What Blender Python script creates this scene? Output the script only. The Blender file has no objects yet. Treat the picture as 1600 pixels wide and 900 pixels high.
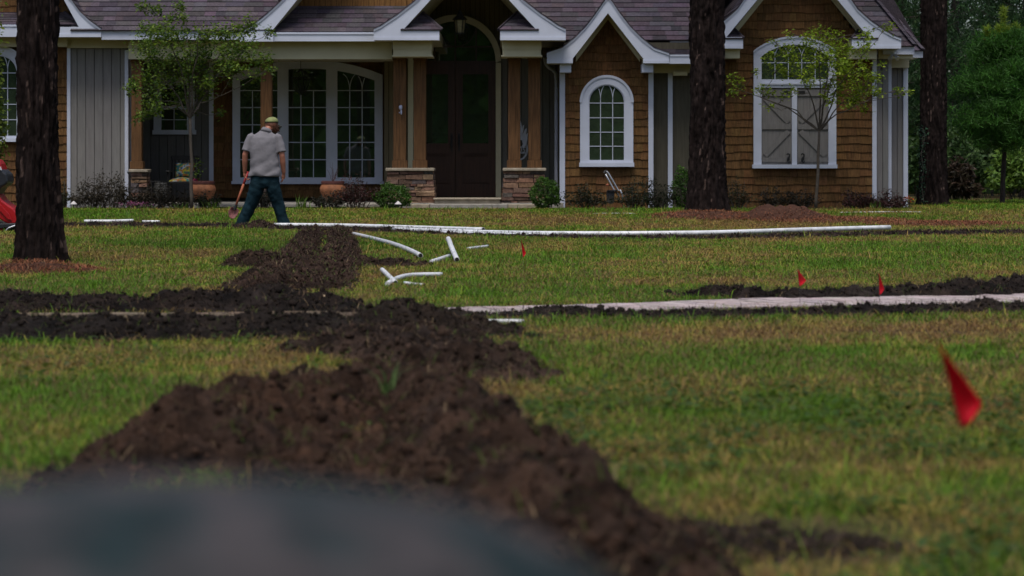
import bpy, math, random
import numpy as np
from mathutils import Vector

random.seed(7)
rng = np.random.default_rng(11)
scn = bpy.context.scene
COL = scn.collection

# ------------------------------------------------------------------ camera, sky, sun, exposure
F, CX, HY, EYE = 3600.0, 800.0, 264.0, 0.90      # focal length and horizon measured in photo pixels (1600 wide)
cam_d = bpy.data.cameras.new('camera')
cam = bpy.data.objects.new('camera', cam_d)
COL.objects.link(cam)
cam.location = (0, 0, EYE)
cam.rotation_euler = (math.radians(90), 0, 0)
cam_d.sensor_width = 36.0
cam_d.lens = F / 1600 * 36.0
cam_d.shift_y = (HY - 450) / 1600
cam_d.clip_start = 0.05
cam_d.clip_end = 2000
cam_d.dof.use_dof = True
cam_d.dof.focus_distance = 30.0
cam_d.dof.aperture_fstop = 3.8
scn.camera = cam

SUN_EL, SUN_AZ = 68, 190        # azimuth the light comes from, degrees clockwise from +Y
world = bpy.data.worlds.new('World')
scn.world = world
world.use_nodes = True
wn = world.node_tree
bg = wn.nodes['Background']
sky = wn.nodes.new('ShaderNodeTexSky')
sky.sky_type = 'NISHITA'
sky.sun_disc = False
sky.sun_elevation = math.radians(SUN_EL)
sky.sun_rotation = math.radians(SUN_AZ)
sky.air_density = 1.0
sky.dust_density = 3.0
wn.links.new(sky.outputs[0], bg.inputs[0])
bg.inputs[1].default_value = 0.065
sd = bpy.data.lights.new('sun', 'SUN')
sd.energy = 1.4
sd.angle = math.radians(24)
sd.color = (1.0, 0.965, 0.90)
sun = bpy.data.objects.new('sun', sd)
COL.objects.link(sun)
_a, _e = math.radians(SUN_AZ), math.radians(SUN_EL)
_dir = Vector((math.sin(_a) * math.cos(_e), math.cos(_a) * math.cos(_e), math.sin(_e)))
sun.rotation_euler = _dir.to_track_quat('Z', 'Y').to_euler()
scn.view_settings.view_transform = 'Standard'
scn.view_settings.look = 'None'
scn.view_settings.exposure = 0.88
scn.view_settings.gamma = 1.0
scn.view_settings.use_curve_mapping = False
scn.cycles.max_bounces = 6
scn.cycles.diffuse_bounces = 3
scn.cycles.glossy_bounces = 3
scn.cycles.transmission_bounces = 3
scn.cycles.transparent_max_bounces = 4
scn.cycles.caustics_reflective = False
scn.cycles.caustics_refractive = False
scn.cycles.use_denoising = True

# ------------------------------------------------------------------ measuring helpers
def terrain(x, y):
    t = np.clip((np.asarray(y, float) - 33.0) / 9.0, 0, 1)
    return 0.171 * t * t * (3 - 2 * t)

def W(px, py, Y):
    return ((px - CX) * Y / F, Y, EYE - (py - HY) * Y / F)

def G(px, py):
    """ground point seen at a photo pixel"""
    d = F * EYE / (py - HY)
    for _ in range(30):
        d = F * (EYE - float(terrain(0, d))) / (py - HY) * 0.5 + d * 0.5
    return ((px - CX) * d / F, d)

def _hash(ix, iy, seed):
    n = (ix.astype(np.int64) * 374761393 + iy.astype(np.int64) * 668265263 + seed * 974634777) & 0xffffffff
    n = ((n ^ (n >> 13)) * 1274126177) & 0xffffffff
    n = n ^ (n >> 16)
    return (n & 0xffff) / 65535.0

def vn(x, y, seed=0):
    ix, iy = np.floor(x), np.floor(y)
    fx, fy = x - ix, y - iy
    fx, fy = fx * fx * (3 - 2 * fx), fy * fy * (3 - 2 * fy)
    a, b = _hash(ix, iy, seed), _hash(ix + 1, iy, seed)
    c, d = _hash(ix, iy + 1, seed), _hash(ix + 1, iy + 1, seed)
    return (a * (1 - fx) + b * fx) * (1 - fy) + (c * (1 - fx) + d * fx) * fy

def worley(x, y, seed=0):
    """rounded lumps: 1 at a lump's crown, 0 in the crease between lumps"""
    ix, iy = np.floor(x), np.floor(y)
    best = np.full(x.shape, 9.0)
    for a in (-1, 0, 1):
        for b in (-1, 0, 1):
            jx, jy = ix + a, iy + b
            d = (jx + _hash(jx, jy, seed) - x) ** 2 + (jy + _hash(jx, jy, seed + 71) - y) ** 2
            best = np.minimum(best, d)
    return 1 - np.clip(best, 0, 1)

def fbm(x, y, seed=0, octv=4):
    s, a, t = 0, 0.5, 0
    for i in range(octv):
        s = s + a * vn(x * 2 ** i, y * 2 ** i, seed + i)
        t += a
        a *= 0.55
    return s / t

# ------------------------------------------------------------------ materials
MATS = {}
def mat(name, col=(0.5, 0.5, 0.5), rough=0.7, attr=False, var=0.25, scale=8.0, stretch=(1, 1, 1), bump=0.0, bscale=40.0,
        spec=0.4, metal=0.0, col2=None, transl=0.0, emit=None, wave=False):
    m = bpy.data.materials.new(name)
    m.use_nodes = True
    nt = m.node_tree
    bs = nt.nodes['Principled BSDF']
    bs.inputs['Roughness'].default_value = rough
    bs.inputs['Specular IOR Level'].default_value = spec
    bs.inputs['Metallic'].default_value = metal
    tc = nt.nodes.new('ShaderNodeTexCoord')
    mp = nt.nodes.new('ShaderNodeMapping')
    mp.inputs['Scale'].default_value = stretch
    nt.links.new(tc.outputs['Object'], mp.inputs[0])
    nz = nt.nodes.new('ShaderNodeTexNoise')
    nz.inputs['Scale'].default_value = scale
    nz.inputs['Detail'].default_value = 6
    nt.links.new(mp.outputs[0], nz.inputs[0])
    mr = nt.nodes.new('ShaderNodeMapRange')
    mr.inputs[1].default_value = 0.3
    mr.inputs[2].default_value = 0.7
    mr.inputs[3].default_value = 1 - var
    mr.inputs[4].default_value = 1 + var
    nt.links.new(nz.outputs[0], mr.inputs[0])
    mx = nt.nodes.new('ShaderNodeMix')
    mx.data_type = 'RGBA'
    mx.blend_type = 'MULTIPLY'
    mx.inputs[0].default_value = 1.0
    if attr:
        at = nt.nodes.new('ShaderNodeAttribute')
        at.attribute_name = 'Col'
        nt.links.new(at.outputs['Color'], mx.inputs[6])
    elif col2:
        m2 = nt.nodes.new('ShaderNodeMix')
        m2.data_type = 'RGBA'
        n2 = nt.nodes.new('ShaderNodeTexNoise')
        n2.inputs['Scale'].default_value = scale * 0.45
        n2.inputs['Detail'].default_value = 3
        nt.links.new(mp.outputs[0], n2.inputs[0])
        r2 = nt.nodes.new('ShaderNodeMapRange')
        r2.inputs[1].default_value = 0.45
        r2.inputs[2].default_value = 0.58
        nt.links.new(n2.outputs[0], r2.inputs[0])
        nt.links.new(r2.outputs[0], m2.inputs[0])
        m2.inputs[6].default_value = (*col, 1)
        m2.inputs[7].default_value = (*col2, 1)
        nt.links.new(m2.outputs[2], mx.inputs[6])
    else:
        mx.inputs[6].default_value = (*col, 1)
    nt.links.new(mr.outputs[0], mx.inputs[7])
    nt.links.new(mx.outputs[2], bs.inputs['Base Color'])
    if bump:
        bn = nt.nodes.new('ShaderNodeTexNoise')
        bn.inputs['Scale'].default_value = bscale
        bn.inputs['Detail'].default_value = 5
        nt.links.new(mp.outputs[0], bn.inputs[0])
        bp = nt.nodes.new('ShaderNodeBump')
        bp.inputs['Strength'].default_value = bump
        bp.inputs['Distance'].default_value = 0.02
        nt.links.new(bn.outputs[0], bp.inputs['Height'])
        nt.links.new(bp.outputs[0], bs.inputs['Normal'])
    if transl:
        tr = nt.nodes.new('ShaderNodeBsdfTranslucent')
        nt.links.new(mx.outputs[2], tr.inputs[0])
        ms = nt.nodes.new('ShaderNodeMixShader')
        ms.inputs[0].default_value = transl
        out = nt.nodes['Material Output']
        nt.links.new(bs.outputs[0], ms.inputs[1])
        nt.links.new(tr.outputs[0], ms.inputs[2])
        nt.links.new(ms.outputs[0], out.inputs[0])
    MATS[name] = m
    return m

M_white = mat('white_paint', (0.54, 0.575, 0.68), 0.5, var=0.06, scale=3, bump=0.05, bscale=30)
M_cream_bounce = mat('cream_bounce_paint', (0.52, 0.48, 0.325), 0.6, var=0.07, scale=3)  # cream trim, with yellow light bounced off the grass put into the colour
M_shake = mat('cedar_shake', attr=True, rough=0.85, var=0.35, scale=14, stretch=(3, 3, 0.35), bump=0.3, bscale=60, spec=0.15)
M_roof = mat('roof_shingle', attr=True, rough=0.9, var=0.25, scale=25, bump=0.35, bscale=160, spec=0.2)
M_board = mat('grey_board', attr=True, rough=0.75, var=0.12, scale=10, stretch=(3, 3, 0.3), bump=0.15, bscale=40, spec=0.2)
M_cedar = mat('cedar_post', (0.125, 0.062, 0.026), 0.7, var=0.4, scale=9, stretch=(4, 4, 0.3), bump=0.25, bscale=30, spec=0.2)
M_stone = mat('ledge_stone', attr=True, rough=0.85, var=0.35, scale=16, bump=0.5, bscale=40, spec=0.2)
M_cap = mat('cap_stone', (0.34, 0.29, 0.22), 0.85, var=0.25, scale=9, bump=0.3)
M_slab = mat('concrete', (0.27, 0.25, 0.22), 0.9, var=0.25, scale=6, bump=0.3)
M_door = mat('dark_stained_wood', (0.042, 0.017, 0.009), 0.45, var=0.4, scale=8, stretch=(5, 5, .4), spec=0.4)
M_darkside = mat('dark_siding', (0.075, 0.066, 0.045), 0.8, var=0.2, scale=9, stretch=(4, 4, .3))
M_black = mat('black_metal', (0.012, 0.012, 0.013), 0.5, var=0.1)
M_glass = mat('window_glass', (0.032, 0.047, 0.028), 0.02, var=0.2, spec=1.0)  # green of the mirrored trees is put into the base colour
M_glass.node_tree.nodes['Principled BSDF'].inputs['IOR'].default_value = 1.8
M_lampglass = mat('lantern_glass', (0.34, 0.30, 0.17), 0.2, var=0.4, scale=20, spec=0.8)
M_soil = mat('turned_soil', attr=True, rough=0.95, var=0.35, scale=22, bump=0.6, bscale=70, spec=0.12)
M_grass = mat('grass_blade', attr=True, rough=0.6, var=0.12, scale=3, transl=0.25, spec=0.25)
M_leaf = mat('leaf', attr=True, rough=0.55, var=0.15, scale=3, transl=0.42, spec=0.3)
M_bark = mat('pine_bark', attr=True, rough=0.95, var=0.35, scale=18, stretch=(1, 1, .3), bump=0.7, bscale=45, spec=0.1)
M_twig = mat('grey_bark', (0.075, 0.062, 0.050), 0.85, var=0.3, scale=20, bump=0.2)
M_straw = mat('pine_needle_litter', attr=True, rough=0.8, var=0.2, scale=10, spec=0.15)
M_pvc = mat('white_pvc', (0.66, 0.67, 0.70), 0.38, var=0.20, scale=9, spec=0.5)
M_paver = mat('pale_paver', attr=True, rough=0.85, var=0.2, scale=18, bump=0.3, bscale=60, spec=0.2)
M_flag = mat('red_plastic_flag', (0.78, 0.006, 0.022), 0.4, var=0.06, scale=10, transl=0.25)
M_wire = mat('steel_wire', (0.08, 0.08, 0.075), 0.6, metal=0.3, var=0.2)
M_skin = mat('skin', (0.36, 0.145, 0.09), 0.5, var=0.12, scale=12)
M_shirt = mat('grey_shirt', (0.180, 0.172, 0.188), 0.85, var=0.10, scale=5, bump=0.25, bscale=14, spec=0.1)
M_jeans = mat('dark_teal_jeans', (0.0065, 0.020, 0.028), 0.85, var=0.35, scale=7, bump=0.3, bscale=14, spec=0.1)
M_boot = mat('dark_boot', (0.02, 0.018, 0.018), 0.6)
M_hair = mat('brown_hair', (0.095, 0.030, 0.012), 0.6, var=0.4, scale=40, bump=0.4, bscale=80)
M_capy = mat('yellow_green_cap', (0.20, 0.22, 0.085), 0.8, var=0.2, scale=20)
M_capd = mat('dark_cap', (0.03, 0.028, 0.02), 0.8)
M_handle = mat('red_fibreglass', (0.50, 0.05, 0.055), 0.45, var=0.15)
M_orange = mat('worn_orange_wood', (0.34, 0.10, 0.05), 0.7, var=0.35, scale=12)
M_blade = mat('red_muddy_steel', (0.22, 0.085, 0.08), 0.5, var=0.6, scale=25)
M_redpaint = mat('red_paint', (0.36, 0.008, 0.012), 0.3, var=0.12, scale=6, spec=0.6)
M_blackp = mat('black_plastic', (0.02, 0.022, 0.028), 0.35, var=0.2, spec=0.5)
M_decal = mat('pale_decal', (0.5, 0.52, 0.56), 0.5, var=0.1)
M_rubber = mat('rubber', (0.018, 0.018, 0.018), 0.85, bump=0.3)
M_terra = mat('terracotta', (0.27, 0.105, 0.048), 0.8, var=0.3, scale=9, bump=0.15)
M_rim = mat('dark_terracotta', (0.10, 0.032, 0.028), 0.8, var=0.3, scale=9)
M_floral = mat('floral_cloth', attr=True, rough=0.85, var=0.15, scale=30)
M_darkwood = mat('black_painted_wood', (0.016, 0.015, 0.016), 0.5)
M_pot = mat('dark_grey_pot', (0.05, 0.05, 0.048), 0.7, var=0.3)
M_alu = mat('brushed_aluminium', (0.55, 0.57, 0.62), 0.35, metal=0.7, var=0.1)
M_camo = mat('camouflage_cloth', (0.052, 0.048, 0.052), 0.95, col2=(0.018, 0.029, 0.033), var=0.25, scale=42, bump=0.2, spec=0.08)
M_lamp = mat('path_lamp_white', (0.55, 0.52, 0.52), 0.5, var=0.1)
M_bird = mat('pale_blue_ceramic', (0.42, 0.46, 0.62), 0.4, var=0.3, scale=30)
M_sign = mat('pale_metal', (0.42, 0.44, 0.48), 0.5, var=0.1)

# ------------------------------------------------------------------ object helpers
WL = {}
def tag(o, label=None, cat=None, group=None, kind=None):
    if label: o['label'] = label
    if cat: o['category'] = cat
    if group: o['group'] = group
    if kind: o['kind'] = kind
    return o

def empty(name, loc, label, cat, group=None):
    o = bpy.data.objects.new(name, None)
    o.empty_display_size = 0.2
    COL.objects.link(o)
    o.location = loc
    WL[o] = Vector(loc)
    return tag(o, label, cat, group)

def np_mesh(name, V, quads=None, tris=None, C=None, smooth=False):
    V = np.asarray(V, np.float32)
    me = bpy.data.meshes.new(name)
    nq = 0 if quads is None else len(quads)
    nt_ = 0 if tris is None else len(tris)
    me.vertices.add(len(V))
    me.vertices.foreach_set('co', V.ravel())
    loops = []
    if nq: loops.append(np.asarray(quads, np.int32).ravel())
    if nt_: loops.append(np.asarray(tris, np.int32).ravel())
    loops = np.concatenate(loops)
    me.loops.add(len(loops))
    me.loops.foreach_set('vertex_index', loops)
    st = np.concatenate([np.arange(nq) * 4, nq * 4 + np.arange(nt_) * 3]).astype(np.int32)
    me.polygons.add(nq + nt_)
    me.polygons.foreach_set('loop_start', st)
    if smooth:
        me.polygons.foreach_set('use_smooth', np.ones(nq + nt_, bool))
    if C is not None:
        at = me.color_attributes.new('Col', 'FLOAT_COLOR', 'POINT')
        C4 = np.ones((len(V), 4), np.float32)
        C4[:, :3] = C
        at.data.foreach_set('color', C4.ravel())
    me.update(calc_edges=True)
    return me

def link(name, me, m, parent=None, loc=None):
    """link a mesh whose vertices are already relative to its origin"""
    o = bpy.data.objects.new(name, me)
    COL.objects.link(o)
    if m and not me.materials: me.materials.append(m)
    if parent: o.parent = parent
    if loc is not None: o.location = loc
    WL[o] = (WL[parent] if parent else Vector((0, 0, 0))) + Vector(loc or (0, 0, 0))
    return o

class MB:
    def __init__(s):
        s.v, s.f, s.c = [], [], []
    def add(s, vs, fs, col=(1, 1, 1)):
        b = len(s.v)
        s.v += [tuple(v) for v in vs]
        s.f += [tuple(i + b for i in f) for f in fs]
        s.c += [col] * len(vs)
        return s
    def box(s, x0, x1, y0, y1, z0, z1, col=(1, 1, 1)):
        return s.add([(x0, y0, z0), (x1, y0, z0), (x1, y1, z0), (x0, y1, z0), (x0, y0, z1), (x1, y0, z1), (x1, y1, z1), (x0, y1, z1)],
                     [(0, 3, 2, 1), (4, 5, 6, 7), (0, 1, 5, 4), (1, 2, 6, 5), (2, 3, 7, 6), (3, 0, 4, 7)], col)
    def rect(s, px0, px1, py0, py1, Yf, Yb, col=(1, 1, 1)):
        x0, _, z1 = W(px0, py0, Yf)
        x1, _, z0 = W(px1, py1, Yf)
        return s.box(x0, x1, Yf, Yb, z0, z1, col)
    def prism(s, pts, Y0, Y1, col=(1, 1, 1)):
        n = len(pts)
        a = sum(pts[i][0] * pts[(i + 1) % n][1] - pts[(i + 1) % n][0] * pts[i][1] for i in range(n))
        if a < 0: pts = pts[::-1]
        vs = [(x, Y0, z) for x, z in pts] + [(x, Y1, z) for x, z in pts]
        fs = [tuple(range(n)), tuple(range(2 * n - 1, n - 1, -1))]
        fs += [(i, n + i, n + (i + 1) % n, (i + 1) % n) for i in range(n)]
        return s.add(vs, fs, col)
    def pprism(s, pts, Yf, Yb, col=(1, 1, 1)):
        q = [W(x, y, Yf) for x, y in pts]
        return s.prism([(p[0], p[2]) for p in q], Yf, Yb, col)
    def strip(s, A, B, Yf, Yb, col=(1, 1, 1)):
        """solid band between two pixel polylines of equal length"""
        n = len(A)
        a = [W(x, y, Yf) for x, y in A]; b = [W(x, y, Yf) for x, y in B]
        vs = a + b + [(p[0], Yb, p[2]) for p in a] + [(p[0], Yb, p[2]) for p in b]
        fs = []
        for i in range(n - 1):
            j = i + 1
            fs += [(i, j, n + j, n + i), (2 * n + j, 2 * n + i, 3 * n + i, 3 * n + j),
                   (i, 2 * n + i, 2 * n + j, j), (n + i, n + j, 3 * n + j, 3 * n + i)]
        fs += [(0, n, 3 * n, 2 * n), (n - 1, 3 * n - 1, 4 * n - 1, 2 * n - 1)]
        return s.add(vs, fs, col)
    def tube(s, pts, r, n=8, col=(1, 1, 1), flat=1.0):
        P = [Vector(p) for p in pts]
        R = list(r) if hasattr(r, '__len__') else [r] * len(P)
        vs, fs = [], []
        up = None
        for i, p in enumerate(P):
            t = (P[min(i + 1, len(P) - 1)] - P[max(i - 1, 0)])
            t = t.normalized() if t.length > 1e-9 else Vector((0, 0, 1))
            if up is None:
                up = t.orthogonal().normalized()
            up = (up - t * up.dot(t))
            up = up.normalized() if up.length > 1e-6 else t.orthogonal().normalized()
            w = t.cross(up)
            for k in range(n):
                a = 2 * math.pi * k / n
                vs.append(p + up * (R[i] * math.cos(a)) + w * (R[i] * flat * math.sin(a)))
        for i in range(len(P) - 1):
            for k in range(n):
                fs.append((i * n + k, i * n + (k + 1) % n, (i + 1) * n + (k + 1) % n, (i + 1) * n + k))
        fs.append(tuple(range(n - 1, -1, -1)))
        fs.append(tuple(range((len(P) - 1) * n, len(P) * n)))
        return s.add(vs, fs, col)
    def loft(s, cs, rx, ry, n=20, col=(1, 1, 1)):
        """stack of horizontal ellipses"""
        vs, fs = [], []
        for c, a, b in zip(cs, rx, ry):
            for k in range(n):
                t = 2 * math.pi * k / n
                vs.append((c[0] + a * math.cos(t), c[1] + b * math.sin(t), c[2]))
        m = len(cs)
        for i in range(m - 1):
            for k in range(n):
                fs.append((i * n + k, i * n + (k + 1) % n, (i + 1) * n + (k + 1) % n, (i + 1) * n + k))
        fs.append(tuple(range(n - 1, -1, -1)))
        fs.append(tuple(range((m - 1) * n, m * n)))
        return s.add(vs, fs, col)
    def lathe(s, prof, c, n=24, col=(1, 1, 1)):
        return s.loft([(c[0], c[1], c[2] + z) for r, z in prof], [r for r, z in prof], [r for r, z in prof], n, col)
    def ball(s, c, r, n=12, col=(1, 1, 1)):
        r = r if hasattr(r, '__len__') else (r, r, r)
        m = max(4, n // 2)
        cs, rx, ry = [], [], []
        for i in range(m + 1):
            t = math.pi * (i + 0.02) / (m + 0.04)
            cs.append((c[0], c[1], c[2] - r[2] * math.cos(t)))
            rx.append(r[0] * max(math.sin(t), .02)); ry.append(r[1] * max(math.sin(t), .02))
        return s.loft(cs, rx, ry, n, col)
    def build(s, name, m, parent=None, smooth=False, origin=None, bevel=0):
        if not s.v: print('EMPTY', name); return None
        base = WL[parent] if parent else Vector(origin or (0, 0, 0))
        V = [tuple(Vector(v) - base) for v in s.v]
        me = bpy.data.meshes.new(name)
        me.from_pydata(V, [], s.f)
        me.materials.append(m)
        at = me.color_attributes.new('Col', 'FLOAT_COLOR', 'POINT')
        C4 = np.ones((len(V), 4), np.float32)
        C4[:, :3] = np.array(s.c)
        at.data.foreach_set('color', C4.ravel())
        if smooth:
            for p in me.polygons: p.use_smooth = True
        me.update()
        o = bpy.data.objects.new(name, me)
        COL.objects.link(o)
        if parent:
            o.parent = parent
            WL[o] = Vector(base)
        else:
            o.location = base
            WL[o] = Vector(base)
        if bevel:
            b = o.modifiers.new('bevel', 'BEVEL'); b.width = bevel; b.segments = 2
        return o

def remesh(o, voxel, it=6):
    r = o.modifiers.new('r', 'REMESH'); r.mode = 'VOXEL'; r.voxel_size = voxel
    sm = o.modifiers.new('s', 'SMOOTH'); sm.iterations = it; sm.factor = 0.5
    dg = bpy.context.evaluated_depsgraph_get()
    me = bpy.data.meshes.new_from_object(o.evaluated_get(dg))
    old = o.data
    o.modifiers.clear()
    o.data = me
    if not me.materials: me.materials.append(old.materials[0])
    me.name = old.name
    bpy.data.meshes.remove(old)
    for p in me.polygons: p.use_smooth = True
    return o

def rc(base, v=0.2):
    k = 1 + random.uniform(-v, v)
    return tuple(max(0, c * k * (1 + random.uniform(-v, v) * .25)) for c in base)

def urange(poly, v):
    us = []
    n = len(poly)
    for i in range(n):
        (u0, v0), (u1, v1) = poly[i], poly[(i + 1) % n]
        if (v0 <= v <= v1) or (v1 <= v <= v0):
            if abs(v1 - v0) < 1e-9: us += [u0, u1]
            else: us.append(u0 + (u1 - u0) * (v - v0) / (v1 - v0))
    return (min(us), max(us)) if len(us) >= 2 else None

def tabs(mb, O, U, V, poly, exposure, wmin, wmax, thick, base, var, stagger=0.0, skip=None):
    """courses of shingles over a convex polygon given in (u, v) metres on the plane O + uU + vV"""
    O, U, V = Vector(O), Vector(U).normalized(), Vector(V).normalized()
    N = U.cross(V).normalized()
    v0, v1 = min(p[1] for p in poly), max(p[1] for p in poly)
    v = v0
    while v < v1:
        vt = min(v + exposure, v1)
        r = urange(poly, (v + vt) / 2)
        if r and r[1] - r[0] > .01:
            u = r[0]
            ph = random.random() * 6
            while u < r[1]:
                w = random.uniform(wmin, wmax)
                ue = min(u + w, r[1])
                if r[1] - ue < wmin * .4: ue = r[1]
                sg = stagger * (math.sin(u * 7 + ph) + random.uniform(-.5, .5))
                col = rc(base, var)
                a, b = u + .0015, ue - .0015
                lo = v - sg if v > v0 + .001 else v
                q = []
                for (uu, vv, h) in ((a, lo, thick), (b, lo, thick), (b, vt + .01, .003), (a, vt + .01, .003)):
                    q.append(O + U * uu + V * vv + N * h)
                q2 = [O + U * uu + V * vv - N * .01 for (uu, vv) in ((a, lo), (b, lo), (b, vt + .01), (a, vt + .01))]
                mb.add(q + q2, [(0, 1, 2, 3), (4, 5, 1, 0), (5, 6, 2, 1), (7, 4, 0, 3)], col)
                u = ue
        v = vt
    return mb

SHAKE = (0.128, 0.066, 0.026)
ROOF = (0.066, 0.054, 0.066)
GREY = (0.195, 0.185, 0.178)

def shake_wall(name, parent, px0, px1, py0, py1, Y, poly=None, exposure=.155):
    x0, _, z1 = W(px0, py0, Y); x1, _, z0 = W(px1, py1, Y)
    mb = MB()
    if poly is None:
        mb.box(x0, x1, Y + .01, Y + .12, z0, z1, tuple(c * .8 for c in SHAKE))
        pl = [(0, 0), (x1 - x0, 0), (x1 - x0, z1 - z0), (0, z1 - z0)]
    else:
        q = [W(a, b, Y) for a, b in poly]
        mb.prism([(p[0], p[2]) for p in q], Y + .01, Y + .12, tuple(c * .8 for c in SHAKE))
        pl = [(p[0] - x0, p[2] - z0) for p in q]
    tabs(mb, (x0, Y, z0), (1, 0, 0), (0, 0, 1), pl, exposure, .10, .24, .022, SHAKE, .22, .010)
    return mb.build(name, M_shake, parent)

def board_wall(name, parent, px0, px1, py0, py1, Y, bw=13.5, base=GREY, m=None):
    mb = MB()
    mb.rect(px0, px1, py0, py1, Y + .02, Y + .10, tuple(c * .45 for c in base))
    x = px0
    while x < px1 - 1:
        e = min(x + bw, px1)
        mb.rect(x + .5, e - .5, py0 + .3, py1 - .3, Y, Y + .022, rc(base, .05))
        x = e
    return mb.build(name, m or M_board, parent)

def ellarc(x0, x1, ys, yt, n=24):
    """half-ellipse left to right from (x0,ys) over (mid,yt) to (x1,ys)"""
    c, a = (x0 + x1) / 2, (x1 - x0) / 2
    return [(c - a * math.cos(math.pi * i / n), ys - (ys - yt) * math.sin(math.pi * i / n)) for i in range(n + 1)]

def segarc(x0, x1, ys, yt, n=24):
    """circular segment arc"""
    c, a, h = (x0 + x1) / 2, (x1 - x0) / 2, ys - yt
    R = (a * a + h * h) / (2 * h)
    return [(x, yt + R - math.sqrt(max(R * R - (x - c) ** 2, 0))) for x in (x0 + (x1 - x0) * i / n for i in range(n + 1))]

def pxtube(mb, pts, Y, r, n=4):
    mb.tube([W(x, y, Y) for x, y in pts], r, n)

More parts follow.
